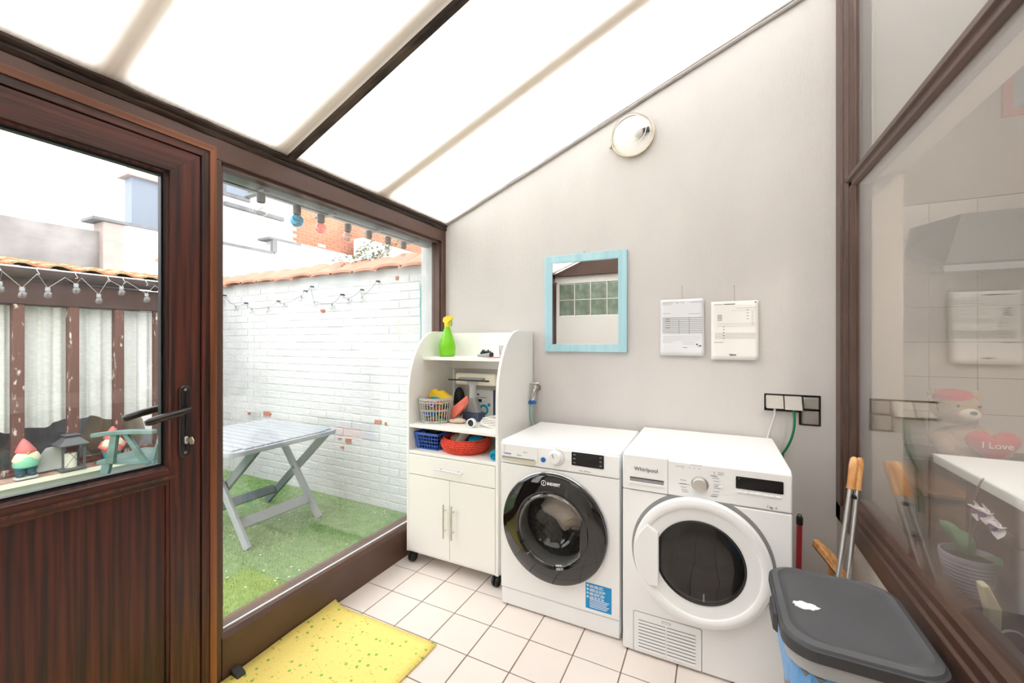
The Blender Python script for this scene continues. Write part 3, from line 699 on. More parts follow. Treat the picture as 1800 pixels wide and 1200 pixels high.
# teal cord hanging on the pier
tcd = thing('hanging_cord', 'teal washing line coiled on a hook by the pier', 'cord', (-2.07, 2.585, 1.88))
obj('hook', MB().tube([(-2.07, 2.62, 1.885), (-2.07, 2.585, 1.885), (-2.07, 2.578, 1.90)], .003, 6), 'wire', tcd)
b = MB()
for k in range(7):
    dx = random.uniform(-.035, .035); zb_ = random.uniform(1.0, 1.5)
    b.tube([(-2.07, 2.583, 1.88), (-2.07+dx, 2.585, 1.80), (-2.07+dx*1.2, 2.587, (1.8+zb_)/2), (-2.07+dx, 2.588, zb_), (-2.07+dx*.4+.01, 2.586, zb_+.03), (-2.06, 2.585, 1.80), (-2.07, 2.583, 1.88)], .0026, 5)
obj('loops', b, 'teal', tcd)
obj('knot', MB().tube([(-2.07+.02*math.cos(i*.9), 2.578+.006*math.sin(i*2.1), 1.87+.03*math.sin(i*1.3)) for i in range(26)], .0028, 5), 'teal', tcd)

# string of small lights on the white wall
def small_bulb(name, c, r, lab, grp, glass='bulb', cap='grey_rec', h=1.0):
    t = thing(name, lab, 'light bulb', c, 0, grp)
    obj('cap', MB().lathe([(.001, 0), (r*.45, 0), (r*.5, -r*1.1*h), (r*.42, -r*1.2*h)], c, 'z', 10), cap, t)
    pr = [(r*.42, -r*1.15*h), (r*.62, -r*1.5*h)] + [(r*math.sin(a), -r*(2.3*h)-r*.95*-math.cos(a)) for a in [PI*(.25+.75*i/6) for i in range(6)]] + [(.0008, -r*(2.3*h)-r*.95)]
    obj('globe', MB().lathe([(p, q) for p, q in pr], c, 'z', 12), glass, t)
    return t
wb = [(-4.862, 1.815), (-4.598, 1.718), (-4.318, 1.684), (-4.044, 1.686), (-3.795, 1.716), (-3.542, 1.777), (-3.358, 1.715), (-3.121, 1.684), (-2.912, 1.721), (-2.746, 1.729)]
wh = [(-4.829, 1.86), (-4.436, 1.758), (-3.9, 1.755), (-3.501, 1.835), (-3.405, 1.872), (-3.004, 1.775), (-2.759, 1.805), (-2.574, 1.866)]
ords = ['leftmost', 'second', 'third', 'fourth', 'fifth', 'sixth', 'seventh', 'eighth', 'ninth', 'rightmost']
ys_ = 2.585
path = sorted([(x, z+.02) for x, z in wb] + wh)
pts = []
for i in range(len(path)-1):
    (xa, za), (xb, zb_) = path[i], path[i+1]
    for k in range(4):
        t = k/4; pts.append((xa+(xb-xa)*t, ys_, za+(zb_-za)*t - .012*math.sin(PI*t)))
pts.append((path[-1][0], ys_, path[-1][1]))
lw = tag(obj('light_string_wire', MB().tube(pts, .0022, 5), 'ink_grey', None, origin=(-3.7, 2.585, 1.75)), 'thin pale wire of the light string on the white wall', 'wire')
for i, (x, z) in enumerate(wb): small_bulb('string_bulb', (x, ys_, z+.02), .018, '%s small clear bulb on the wire across the white wall' % ords[i], 'small bulbs on the white wall')
for x, z in wh: obj('hook', MB().cbox((x, 2.60, z+.004), (.014, .036, .012)), 'ink_dark', lw)

# creeping plant on the coping
cp = thing('climbing_plant', 'green leafy climber growing over the clay coping', 'plant', (-2.75, 2.68, 2.08))
ends = [(-3.25, 2.70, 2.10), (-3.0, 2.72, 2.17), (-2.85, 2.72, 2.22), (-2.6, 2.74, 2.33), (-2.42, 2.74, 2.42), (-2.3, 2.74, 2.30), (-2.2, 2.75, 2.44), (-2.05, 2.74, 2.36), (-3.1, 2.66, 2.06)]
for e in ends:
    st_ = bez((-2.72, 2.74, 2.03), (-2.75, 2.72, 2.15), (e[0]+.1, e[1], e[2]+.03), e, 10)
    obj('stem', MB().tube(st_, .003, 5, .0012), 'stem', cp)
    b = MB()
    for q in range(26):
        p = st_[random.randint(2, 10)] + Vector((random.uniform(-.05, .05), random.uniform(-.04, .04), random.uniform(-.035, .05)))
        leaf_mesh(b, p, (random.uniform(-1, 1), random.uniform(-1, .4), random.uniform(-.3, .9)), random.uniform(.03, .05), .022, .3, 3)
    o = obj('foliage', b, 'leaf', cp); o['kind'] = 'stuff'

# our own eaves outside: grey gutter, brackets, hanging garden bulbs
ev = thing('eaves_gutter', 'grey eaves gutter with brackets above the big pane', 'gutter', (-1.95, 1.2, 2.08))
b = MB()
b.prism([(-2.02, 2.10), (-2.0, 2.075), (-1.95, 2.063), (-1.90, 2.075), (-1.88, 2.10), (-1.885, 2.10), (-1.905, 2.08), (-1.95, 2.068), (-1.995, 2.08), (-2.015, 2.10)], 'y', -.2, 2.48)
obj('trough', b, 'galv', ev, ang=60)
obj('soffit', MB().box(-1.985, -1.872, -.2, 2.5, 2.10, 2.106), 'galv', ev, smooth=False)
for y in (1.19, 1.57, 1.93, 2.27): obj('bracket', MB().box(-2.025, -1.872, y-.014, y+.014, 2.052, 2.066), 'galv', ev, bevel=.002)
gl = [('bulb', 'clear', .032), ('bulb_blue', 'blue', .032), ('bulb_pink', 'pink', .029), ('bulb', 'clear', .028), ('bulb', 'clear', .028), ('bulb', 'clear', .028), ('bulb', 'clear', .028)]
yb_ = [1.187, 1.371, 1.512, 1.692, 1.854, 2.016, 2.165]
lab = ['large clear garden bulb hanging nearest the door', 'blue glass garden bulb hanging outside the pane', 'pink glass garden bulb hanging outside the pane',
       'clear garden bulb next right of the pink one', 'clear garden bulb second right of the pink one', 'clear garden bulb third right of the pink one', 'clear garden bulb nearest the white pier']
for i, y in enumerate(yb_):
    m, cn, r = gl[i]; zc = 2.058-.016*min(i, 3)/3-.004
    t = thing('garden_bulb', lab[i], 'light bulb', (-1.91, y, zc), 0, 'bulbs hanging under the eaves')
    obj('cap', MB().lathe([(.001, 0), (.017, 0), (.019, -.004), (.019, -.04), (.016, -.044)], (-1.91, y, zc), 'z', 14), 'cap_g', t)
    pr = [(.014, -.042), (.018, -.05)] + [(r*math.sin(a), -.075+r*math.cos(a)) for a in [PI*(.25+.75*k/8) for k in range(8)]] + [(.0008, -.075-r)]
    obj('globe', MB().lathe(pr, (-1.91, y, zc), 'z', 18), m, t)
    obj('filament', MB().tube([(-1.91+.008*math.cos(k), y+.008*math.sin(k), zc-.06-.004*k) for k in range(8)], .001, 4), 'wire_l', t)
tag(obj('light_string_wire', MB().tube([(-1.91, .9+1.4*i/20, 2.060-.004) for i in range(21)], .003, 5), 'wire', None, origin=(-1.91, 1.6, 2.056)), 'dark cable carrying the hanging garden bulbs', 'wire')

# folding garden table
ft = thing('folding_table', 'pale grey plastic folding garden table on crossed legs', 'table', (-3.05, 1.87, -.05))
TX0, TX1, TY0, TY1, TZ = -3.54, -2.62, 1.43, 2.26, .675
loop = rrect(TX0, TX1, TY0, TY1, .10, TZ, 6)
b = MB()
b.loft([[(p[0], p[1], TZ-.028) for p in loop], [(p[0], p[1], TZ-.006) for p in loop], [(p[0]*.996-.012, p[1]*.996+.0075, TZ) for p in loop]])
ins = rrect(TX0+.03, TX1-.03, TY0+.03, TY1-.03, .08, TZ-.02, 6)
obj('table_rim', b, 'tbl', ft, ang=50)
for i in range(11):
    y = TY0+.05+i*.067; xin = .055 if i in (0, 10) else .03
    obj('slat', MB().box(TX0+xin, TX1-xin, y, y+.058, TZ-.004, TZ+.009), 'tbl', ft, bevel=.003)
def bar(b, p, q, w_, t_, ydir=True):      # flat bar between two points, width in the XZ plane, thickness in Y
    p, q = Vector(p), Vector(q); d = (q-p).normalized(); s = d.cross(Vector((0, 1, 0))).normalized()*w_/2; y = Vector((0, t_/2, 0))
    b.loft([[c-s-y, c+s-y, c+s+y, c-s+y] for c in (p, q)]); return b
for yy in (1.69, 2.245):
    o = .0
    obj('leg', bar(MB(), (-2.83, yy-.018, -.05), (-3.40, yy-.018, .655), .062, .028), 'tbl', ft, bevel=.006)
    obj('leg', bar(MB(), (-3.56, yy+.018, -.05), (-2.76, yy+.018, .655), .062, .028), 'tbl_d', ft, bevel=.006)
    obj('pivot', MB().lathe([(.001, -.04), (.014, -.04), (.014, .04), (.001, .04)], (-3.13, yy, .317), 'y', 12), 'tbl_d', ft)
def crossbar(x, z, m): obj('crossbar', MB().cbox((x, 1.967, z), (.026, .56, .075), Matrix.Rotation(math.radians(-39), 3, 'Y')), m, ft, bevel=.006)
crossbar(-2.945, .092, 'tbl'); crossbar(-3.425, .085, 'tbl_d')
obj('support_rail', MB().box(-3.46, -2.70, 1.655, 1.72, .64, .652), 'tbl_d', ft); obj('support_rail', MB().box(-3.46, -2.70, 2.21, 2.275, .64, .652), 'tbl_d', ft)

# green plastic armchair
ca = thing('garden_armchair', 'green plastic garden armchair beside the lean-to window', 'chair', (-4.42, 1.78, -.05), math.radians(206.6))
_R = ca.matrix_basis
def W(pts): return [_R @ Vector(p) for p in pts]
def wloft(loops): return MB().loft([W(l) for l in loops])
seat_l = lambda z, e: [(.25-e, -.22+e, z), (.27-e, 0, z), (.25-e, .22-e, z), (-.2+e, .2-e, z), (-.2+e, -.2+e, z)]
obj('seat', wloft([seat_l(.395, .01), seat_l(.40, 0), seat_l(.425, 0), seat_l(.432, .012)]), 'chair_g', ca)
for s in (1, -1):
    y = s*.265
    arm = []
    for t in range(9):
        x = .235-.50*t/8; z = .655+.012*math.sin(t/8*PI)+.03*t/8; w_ = .032-.008*abs(t-3)/5
        if t == 0: w_ = .022
        arm.append([(x, y-w_, z-.024), (x, y+w_, z-.024), (x, y+w_, z+.009), (x, y-w_, z+.009)])
    obj('armrest', wloft(arm), 'chair_g', ca, bevel=.005)
    def post(a, c, wa, wb2):
        l = []
        for p, q in ((a, wa), (c, wb2)): l.append([(p[0]-q, p[1]-.016, p[2]), (p[0]+q, p[1]-.016, p[2]), (p[0]+q, p[1]+.016, p[2]), (p[0]-q, p[1]+.016, p[2])])
        return wloft(l)
    obj('arm_support', post((.13, s*.225, .41), (.055, s*.262, .66), .034, .024), 'chair_g', ca, bevel=.004)
    obj('arm_support', post((-.16, s*.225, .41), (-.03, s*.262, .66), .026, .02), 'chair_g', ca, bevel=.004)
    obj('leg', post((.24, s*.235, 0), (.18, s*.20, .40), .022, .034), 'chair_g', ca, bevel=.004)
    obj('leg', post((-.26, s*.215, 0), (-.16, s*.19, .40), .02, .03), 'chair_g', ca, bevel=.004)
for k in range(5):
    y = -.17+k*.085
    obj('back_slat', wloft([[(-.18-.13*t, y-.03, .43+.5*t), (-.18-.13*t, y+.03, .43+.5*t), (-.20-.13*t, y+.03, .43+.5*t), (-.20-.13*t, y-.03, .43+.5*t)] for t in (0, .5, 1)]), 'chair_g', ca, bevel=.004)
obj('back_rail', wloft([[(-.295, y, .90+.03*math.cos(y*6)), (-.335, y, .90+.03*math.cos(y*6)), (-.345, y, .98+.03*math.cos(y*6)), (-.31, y, .98+.03*math.cos(y*6))] for y in [-.24+.06*i for i in range(9)]]), 'chair_g', ca)

# lean-to opposite: rendered base, sill, mullions, curtain, gutter, tiled roof
lt = thing('lean_to_building', 'old lean-to with peeling brown mullions and a tiled roof', 'building', (-5.1, 1, -.1))
obj('base_wall', MB().box(-5.22, -5.055, -2.5, 2.62, -.12, .195), 'render_w', lt, smooth=False)
obj('sill', MB().prism([(-5.20, .20), (-4.985, .195), (-4.98, .232), (-5.20, .262)], 'y', -2.5, 2.6), 'sillw', lt, bevel=.004)['label'] = 'peeling wooden sill'
obj('sill_edge', MB().box(-4.984, -4.974, -2.5, 2.6, .198, .236), 'candle', lt)
obj('lower_rail', MB().box(-5.20, -5.12, -2.5, 2.6, .26, .315), 'peel', lt, bevel=.004)
mull_y = [1.185-.325*k for k in range(9, 0, -1)] + [1.185, 1.508, 1.818, 2.13, 2.45]
for y in mull_y: obj('mullion', MB().box(-5.19, -5.10, y-.031, y+.031, .31, 1.72), 'peel', lt, bevel=.004)
obj('head_beam', MB().box(-5.22, -5.09, -2.5, 2.6, 1.665, 1.86), 'peel_d', lt, bevel=.005)
for i in range(len(mull_y)-1): obj('pane', MB().box(-5.152, -5.148, mull_y[i]+.031, mull_y[i+1]-.031, .315, 1.665), 'pane', lt, smooth=False)
gp_ = [(-5.06+.075*math.cos(a), 1.965-.01+.085*math.sin(a)) for a in [PI+PI*i/10 for i in range(11)]]
gi_ = [(-5.06+.070*math.cos(a), 1.965-.01+.080*math.sin(a)) for a in [2*PI-PI*i/10 for i in range(11)]]
gu = obj('gutter', MB().prism(gp_+gi_, 'y', -2.5, 2.55), 'gutter', lt, ang=60)
obj('gutter_bead', MB().tube([(-4.985, -2.5+5.05*i/10, 1.957) for i in range(11)], .006, 8), 'ink_white', gu)
for y in (.8, 1.47, 2.05): obj('gutter_joint', MB().prism([(p[0], p[1]-.004) for p in gp_]+[(p[0], p[1]-.012) for p in gi_], 'y', y, y+.035), 'peel_d', gu)
obj('roof_boarding', MB().prism([(-5.05, 1.94), (-6.9, 2.20), (-6.9, 2.17), (-5.05, 1.90)], 'y', -2.5, 2.6), 'peel_d', lt, smooth=False)
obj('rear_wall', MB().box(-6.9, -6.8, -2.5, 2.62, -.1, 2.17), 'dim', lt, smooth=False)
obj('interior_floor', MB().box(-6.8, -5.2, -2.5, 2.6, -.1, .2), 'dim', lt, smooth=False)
me = None; k = 0
for r_ in range(5):
    for i in range(14):
        y = 2.5-.21*i; x = -5.03-.3*r_
        zz = lambda xx: 1.955 + (-5.03-xx)*.145
        b = MB(); lo = []
        for xx, dz in ((x, .016), (x-.33, .004)):
            top = []; bot = []
            for q in range(7):
                t = q/6; h = .016*math.sin(2*PI*t)
                top.append((xx, y-.11+.22*t, zz(xx)+dz+h+.03)); bot.append((xx, y-.11+.22*t, zz(xx)+dz+h+.012))
            lo.append(top+bot[::-1])
        if me is None: o = obj('roof_tile', b.loft(lo), 'clay_old', lt); me = o.data; base = (x, y, zz(x))
        else:
            o = piece('roof_tile', me, lt, (x-base[0], y-base[1], zz(x)-base[2]+random.uniform(-.004, .004)))
            o.rotation_euler = (0, 0, 0)
obj('verge_tile', MB().loft([[(-5.9+.3*t+.02*0, 2.50+.09*math.cos(a), 2.30-.05*t+.06*math.sin(a)) for a in [PI*i/8 for i in range(9)]] + [(-5.9+.3*t, 2.50+.075*math.cos(a), 2.30-.05*t+.05*math.sin(a)) for a in [PI-PI*i/8 for i in range(9)]] for t in (0, 1, 2.6)]), 'clay', lt)
cu = thing('net_curtain', 'long white lace curtain hanging behind the lean-to window', 'curtain', (-5.25, 1, 1.66))
b = MB(); n = 420; lo_t = []; 
rows = 8; vs = []; fs = []
for k in range(rows+1):
    for i in range(n+1):
        y = -2.4 + 4.95*i/n; t = k/rows
        zb_ = .63 + .025*math.sin(y*9) + .015*math.sin(y*31)
        vs.append((-5.245+.022*math.sin(y*2*PI/.085+.5*math.sin(y*5))*(.5+.5*t)+.006*math.sin(y*140), y, 1.66-(1.66-zb_)*t))
for k in range(rows):
    for i in range(n): a = k*(n+1)+i; fs.append((a, a+1, a+n+2, a+n+1))
b.add(vs, fs); obj('lace', b, 'curtain', cu, ang=180)
obj('rail', MB().tube([(-5.245, -2.4, 1.66), (-5.245, 2.5, 1.66)], .006, 6), 'steel', cu)
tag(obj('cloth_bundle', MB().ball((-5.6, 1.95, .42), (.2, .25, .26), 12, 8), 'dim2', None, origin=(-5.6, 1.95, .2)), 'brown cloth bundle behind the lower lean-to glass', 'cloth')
tag(obj('stone_slab', MB().loft([[(-5.085, 1.24, .262), (-5.06, 1.24, .262), (-5.06, 1.43, .262), (-5.085, 1.43, .262)], [(-5.105, 1.30, .40), (-5.085, 1.30, .40), (-5.085, 1.42, .44), (-5.105, 1.42, .44)], [(-5.11, 1.335, .45), (-5.09, 1.335, .45), (-5.09, 1.39, .455), (-5.11, 1.39, .455)]]), 'stone', None, bevel=.004, origin=(-5.08, 1.34, .262)), 'grey stone leaning between the gnome and the lantern', 'stone')

# string lights under the lean-to gutter
lb = [(1.047, 1.771), (1.161, 1.74), (1.30, 1.754), (1.467, 1.806), (1.611, 1.732), (1.767, 1.82), (1.953, 1.774)]
lh = [(1.044, 1.931), (1.243, 1.909), (1.467, 1.923), (1.676, 1.922), (1.783, 1.937), (1.953, 1.906)]
o7 = ['leftmost', 'second', 'third', 'fourth', 'fifth', 'sixth', 'rightmost']
X_ = -4.93; wtop = [(y, z+.045) for y, z in lb]
seq = [(.95, 1.90), wtop[0], (1.06, 1.90), wtop[1], (1.243, 1.91), wtop[2], (1.40, 1.90), wtop[3], (1.50, 1.91), wtop[4], (1.676, 1.92), wtop[5], (1.80, 1.92), wtop[6], (2.02, 1.91), (2.12, 1.82)]
lw2 = tag(obj('light_string_wire', MB().tube([(X_, y, z) for y, z in seq], .0022, 5), 'wire_l', None, origin=(X_, 1.5, 1.9)), 'thin wire of the bulb string under the lean-to gutter', 'wire')
for y, z in lh: obj('hook', MB().tube([(-4.978, y, 1.96), (-4.955, y, 1.955), (X_, y, 1.93), (X_, y+.012, 1.905), (X_, y-.005, 1.90)], .003, 5), 'wire_l', lw2)
for i, (y, z) in enumerate(lb): small_bulb('string_bulb', (X_, y, z+.05), .032, '%s clear bulb of the string under the lean-to gutter' % o7[i], 'bulbs under the lean-to gutter', h=.8)

# gnomes and lantern on the sill
def gnome(cx, cy, z0, lab, coat, trou, hat_tilt, arms):
    g = thing('garden_gnome', lab, 'gnome', (cx, cy, z0), 0, 'garden gnomes on the sill')
    obj('base', MB().loft([rrect(cx-.05, cx+.05, cy-.065, cy+.065, .03, z0+q) for q in (0, .018)]), 'g_base', g, bevel=.004)
    for s in (-1, 1):
        obj('boot', MB().ball((cx+.012, cy+s*.034, z0+.033), (.036, .025, .02), 10, 7), 'g_boot', g)
        obj('trouser_leg', MB().lathe([(.024, 0), (.034, .03), (.04, .075)], (cx, cy+s*.028, z0+.035), 'z', 12, True), trou, g)
        if arms: obj('arm', MB().tube([(cx, cy+s*.055, z0+.19), (cx+.01, cy+s*.085, z0+.15), (cx+.04, cy+s*.05, z0+.125)], .019, 8), coat, g)
    obj('coat', MB().lathe([(.058, 0), (.07, .01), (.074, .04), (.062, .075), (.05, .10)], (cx, cy, z0+.09), 'z', 18, True), coat, g)
    obj('head', MB().ball((cx, cy, z0+.205), (.042, .045, .042), 14, 10), 'g_skin', g)
    obj('beard', MB().loft([[(cx+.018+a*math.cos(t)*.5, cy+a*math.sin(t), z0+h) for t in [2*PI*i/16 for i in range(16)]] for h, a in ((.105, .02), (.125, .066), (.16, .082), (.20, .066), (.222, .045))]), 'g_cream', g, ang=60)
    obj('nose', MB().ball((cx+.05, cy, z0+.213), .012, 8, 6), 'g_skin', g)
    obj('hat', MB().loft([[(cx+a*math.cos(t), cy+hat_tilt*h+a*math.sin(t), z0+.215+h) for t in [2*PI*i/16 for i in range(16)]] for h, a in ((0, .058), (.01, .06), (.04, .045), (.08, .026), (.108, .006))]), 'g_red', g, ang=60)
gnome(-5.03, 1.205, .245, 'bearded gnome in a faded red hat and blue trousers', 'g_green', 'g_blue', -.12, False)
gnome(-5.03, 1.735, .245, 'gnome in red clothes half hidden behind the green armchair', 'g_red', 'g_teal', .05, True)
ln = thing('candle_lantern', 'dark grey metal lantern holding a white candle', 'lantern', (-5.03, 1.466, .245))
cx, cy, z0 = -5.04, 1.466, .245
obj('base', MB().box(cx-.08, cx+.08, cy-.08, cy+.08, z0, z0+.018), 'lantern', ln, bevel=.003)
for sx in (-1, 1):
    for sy in (-1, 1): obj('post', MB().cbox((cx+sx*.066, cy+sy*.066, z0+.118), (.013, .013, .20)), 'lantern', ln)
sq = lambda h, a: [(cx-a, cy-a, z0+h), (cx+a, cy-a, z0+h), (cx+a, cy+a, z0+h), (cx-a, cy+a, z0+h)]
obj('roof', MB().loft([sq(.212, .092), sq(.222, .094), sq(.275, .045), sq(.285, .045)]), 'lantern', ln, smooth=False)
obj('chimney', MB().loft([sq(.285, .03), sq(.298, .03), sq(.299, .05), sq(.306, .045)]), 'lantern', ln, smooth=False)
b = MB(); x_ = cx+.068
b.tube([(x_, cy-.06, z0+.02), (x_, cy+.06, z0+.21)], .0018, 4).tube([(x_, cy+.06, z0+.02), (x_, cy-.06, z0+.21)], .0018, 4)
obj('cross_wire', b, 'lantern', ln)
cd = tag(obj('candle', MB().lathe([(.001, 0), (.038, 0), (.038, .12), (.03, .124), (.001, .12)], (cx, cy, z0+.018), 'z', 20), 'candle', None, origin=(cx, cy, z0+.018)), 'thick white candle standing inside the grey lantern', 'candle')
obj('wick', MB().tube([(cx, cy, z0+.136), (cx, cy+.002, z0+.15)], .0015, 5), 'black', cd)

# buildings behind
bg1 = thing('grey_rendered_wall', 'weathered grey rendered wall above the lean-to roof', 'wall', (-8.1, 1, 2.2), kind='structure')
n = 26; top = [(-3+5.65*i/n, 2.955+random.uniform(-.02, .02)) for i in range(n+1)]
obj('wall_body', MB().prism([(-3, 1.5)]+top+[(2.65, 1.5)], 'x', -8.2, -8.0), 'render_g', bg1, smooth=False)
obj('chimney_pier', MB().box(-8.2, -7.88, 2.62, 2.86, 1.5, 3.09), 'pier', bg1, bevel=.01)
obj('pier_cap', MB().box(-8.25, -7.84, 2.50, 2.90, 3.09, 3.135), 'ledge', bg1, bevel=.006)
bg2 = thing('white_parapet_wall', 'white rendered parapet wall with grey stepped coping', 'wall', (-8, 4, 2), kind='structure')
obj('wall_body', MB().box(-8.2, -7.9, 2.86, 5.2, 1.0, 3.10).box(-8.2, -7.9, 5.2, 7.45, 1.0, 3.44).box(-8.2, -7.9, 7.45, 14, 1.0, 3.95), 'render_w', bg2, smooth=False)
obj('coping', MB().box(-8.25, -7.86, 2.86, 5.12, 3.10, 3.14), 'ledge', bg2, smooth=False)
obj('coping', MB().box(-8.25, -7.86, 5.06, 5.75, 3.39, 3.43), 'ledge', bg2, smooth=False)
obj('coping_step', MB().box(-7.95, -7.87, 5.13, 5.22, 3.14, 3.39), 'ledge', bg2, smooth=False)
bg3 = thing('clad_dormer', 'blue-grey clad block with a pale projecting cap', 'building', (-9.5, 3.6, 2), kind='structure')
obj('cladding', MB().box(-9.25, -9.0, 3.36, 4.4, 2.0, 4.20), 'slate', bg3, smooth=False)
obj('cap', MB().box(-9.35, -8.92, 3.28, 4.5, 4.20, 4.33), 'pier', bg3, bevel=.01)
bg4 = thing('white_house_gable', 'white rendered house side with a sloping roof window', 'building', (-9, 5.2, 2), kind='structure')
obj('wall', MB().box(-10.5, -8.5, 4.45, 6.0, 2.0, 6.5), 'render_w', bg4, smooth=False)
fw = obj('window_frame', MB().box(-8.52, -8.46, 4.50, 5.05, 4.18, 5.2), 'ledge', bg4, bevel=.01)
obj('window_pane', MB().box(-8.47, -8.455, 4.58, 4.98, 4.25, 5.12), 'slate', fw)
obj('roof_window', MB().loft([[(-8.49, 4.95, 4.25), (-8.49, 5.02, 4.25), (-8.42, 5.02, 4.25), (-8.42, 4.95, 4.25)], [(-8.49, 5.35, 5.0), (-8.49, 5.42, 5.0), (-8.42, 5.42, 5.0), (-8.42, 5.35, 5.0)]]), 'peel_d', fw)
obj('ledge', MB().box(-8.5, -8.42, 4.55, 5.75, 3.98, 4.06), 'ledge', bg4, bevel=.01)
bg5 = thing('brick_house', 'orange brick house wall beyond the white parapet', 'building', (-8.7, 9, 2), kind='structure')
obj('mortar_wall', MB().box(-9.5, -8.52, 6.0, 15, 2.0, 6.2), 'mortar', bg5, smooth=False)
b = MB(); z = 3.2; row = 0
while z < 5.9:
    y = 6.0 + (.11 if row % 2 else 0)
    while y < 14.5:
        if random.random() > .015: b.box(-8.55, -8.503+random.uniform(-.004, .006), y, y+.204, z, z+.058)
        y += .222
    z += .0745; row += 1
o = obj('brickwork', b, 'far_brick', bg5, smooth=False); o['kind'] = 'stuff'
# ground beyond, so that no void shows
struct('trim_6', MB().box(-16, -7, -6, 16, -.2, -.15), 'render_g', 'paved ground beyond the courtyard walls', 'ground', smooth=False)

# ================================================================ INSIDE: objects
# ---- shelf unit
CX0, CX1, CY0, CY1 = -1.70, -1.06, 1.955, 2.425
cb = thing('shelf_cabinet', 'white laminate shelf cabinet with curved sides on black casters', 'cabinet', (-1.38, 2.2, 0))
side = [(CY1, .075), (CY0, .075), (CY0, 1.02)] + [(2.22-(2.22-CY0)*math.cos(PI/2*i/10), 1.02+.405*math.sin(PI/2*i/10)) for i in range(1, 11)] + [(CY1, 1.425)]
for x in (CX0, CX1-.018): obj('side_panel', MB().prism(side, 'x', x, x+.018), 'white_board', cb, bevel=.002)
xi0, xi1 = CX0+.018, CX1-.018
def shelf(y0, z, nm='shelf'): obj(nm, MB().box(xi0, xi1, y0, CY1-.004, z-.018, z), 'white_board', cb, bevel=.001)
shelf(2.09, 1.258); shelf(CY0+.004, .852); shelf(CY0+.002, .694)
obj('back_panel', MB().box(xi0, xi1, CY1-.012, CY1, 1.20, 1.418), 'white_board', cb, bevel=.001)
obj('back_panel', MB().box(xi0, xi1, CY1-.006, CY1, .08, .86), 'white_board', cb)
obj('back_rail', MB().box(xi0, xi1, CY1-.016, CY1-.004, 1.17, 1.24), 'white_board', cb)
obj('bottom', MB().box(xi0, xi1, CY0+.006, CY1-.008, .075, .095), 'white_board', cb)
dr = obj('drawer', MB().box(xi0+.002, xi1-.002, CY0-.001, CY0+.016, .553, .672), 'white_board', cb, bevel=.0015)
obj('drawer_box', MB().box(xi0+.01, xi1-.01, CY0+.016, CY1-.05, .565, .65), 'white_board', dr)
def pull(p, q, parent):
    p, q = Vector(p), Vector(q); d = (q-p)
    b = MB().tube([p, q], .0045, 8)
    for t in (.2, .8): c = p + d*t; b.tube([c, c+Vector((0, .026, 0))], .0035, 6)
    obj('handle', b, 'chrome', parent)
pull((-1.477, CY0-.026, .612), (-1.275, CY0-.026, .612), dr)
for x0, x1, hx in ((xi0+.002, -1.3815, -1.406), (-1.3785, xi1-.002, -1.35)):
    d_ = obj('cabinet_door', MB().box(x0, x1, CY0-.001, CY0+.016, .088, .549), 'white_board', cb, bevel=.0015)
    pull((hx, CY0-.026, .222), (hx, CY0-.026, .416), d_)
for x, y in ((CX0+.02, CY0+.035), (CX1-.03, CY0+.035), (CX0+.03, CY1-.04), (CX1-.03, CY1-.04)):
    c_ = obj('caster', MB().lathe([(.001, -.02), (.024, -.02), (.030, -.014), (.030, -.004), (.022, -.001), (.022, .001), (.030, .004), (.030, .014), (.024, .02), (.001, .02)], (x, y, .0305), 'x', 20), 'black', cb)
    obj('caster_fork', MB().box(x-.014, x+.014, y-.012, y+.02, .045, .076), 'black', c_, bevel=.004)

# spray bottle
sb = thing('spray_bottle', 'lime green spray bottle with a yellow trigger head', 'bottle', (-1.60, 2.24, 1.259))
c = (-1.60, 2.24, 1.2595)
obj('bottle', MB().lathe([(.001, 0), (.046, 0), (.052, .01), (.056, .05), (.057, .062), (.052, .09), (.036, .14), (.022, .18), (.018, .20), (.001, .20)], c, 'z', 28), 'green_b', sb)
b = MB().lathe([(.019, .196), (.02, .22), (.015, .226), (.001, .226)], c, 'z', 16)
b.loft([[(c[0]+x, c[1]+s*w_, c[2]+z) for s, x, z, w_ in ((-1, x0, z0, w0), (1, x0, z0, w0), (1, x0, z1, w0*.8), (-1, x0, z1, w0*.8))] for x0, z0, z1, w0 in ((-.03, .232, .250, .011), (-.018, .222, .262, .014), (.01, .222, .268, .014), (.032, .240, .268, .011), (.042, .246, .264, .009))])
obj('spray_head', b, 'yellow_b', sb, ang=50)
obj('trigger', MB().tube([(c[0]+.022, c[1], c[2]+.242), (c[0]+.034, c[1], c[2]+.225), (c[0]+.032, c[1], c[2]+.200)], .006, 8), 'green_b', sb)
# hairbrush
hb = thing('round_brush', 'grey hairbrush with black bristles lying on the top shelf', 'brush', (-1.25, 2.16, 1.259))
obj('handle', MB().tube([(-1.30, 2.14, 1.272), (-1.25, 2.135, 1.273), (-1.205, 2.13, 1.277)], lambda t: .008+.008*t, 10), 'grey_mid', hb)
obj('end_cap', MB().lathe([(.001, 0), (.017, 0), (.017, .012), (.001, .012)], (-1.207, 2.13, 1.277), 'x', 14), 'black', hb)
b = MB().tube([(-1.285, 2.155, 1.285), (-1.225, 2.155, 1.285)], .014, 10)
for i in range(140):
    a = R()*PI*1.2-.3; x = -1.285+.06*R(); b.tube([(x, 2.155, 1.285), (x, 2.155+.022*math.cos(a), 1.285+.024*math.sin(a))], .0009, 3)
obj('bristles', b, 'black', hb)
gg = thing('drinking_glass', 'small clear glass at the right end of the top shelf', 'glass', (-1.155, 2.2, 1.2585))
obj('body', MB().lathe([(.001, .003), (.026, .003), (.03, .075), (.031, .075), (.028, 0), (.001, 0)], (-1.155, 2.2, 1.2585), 'z', 20), 'bulb', gg)
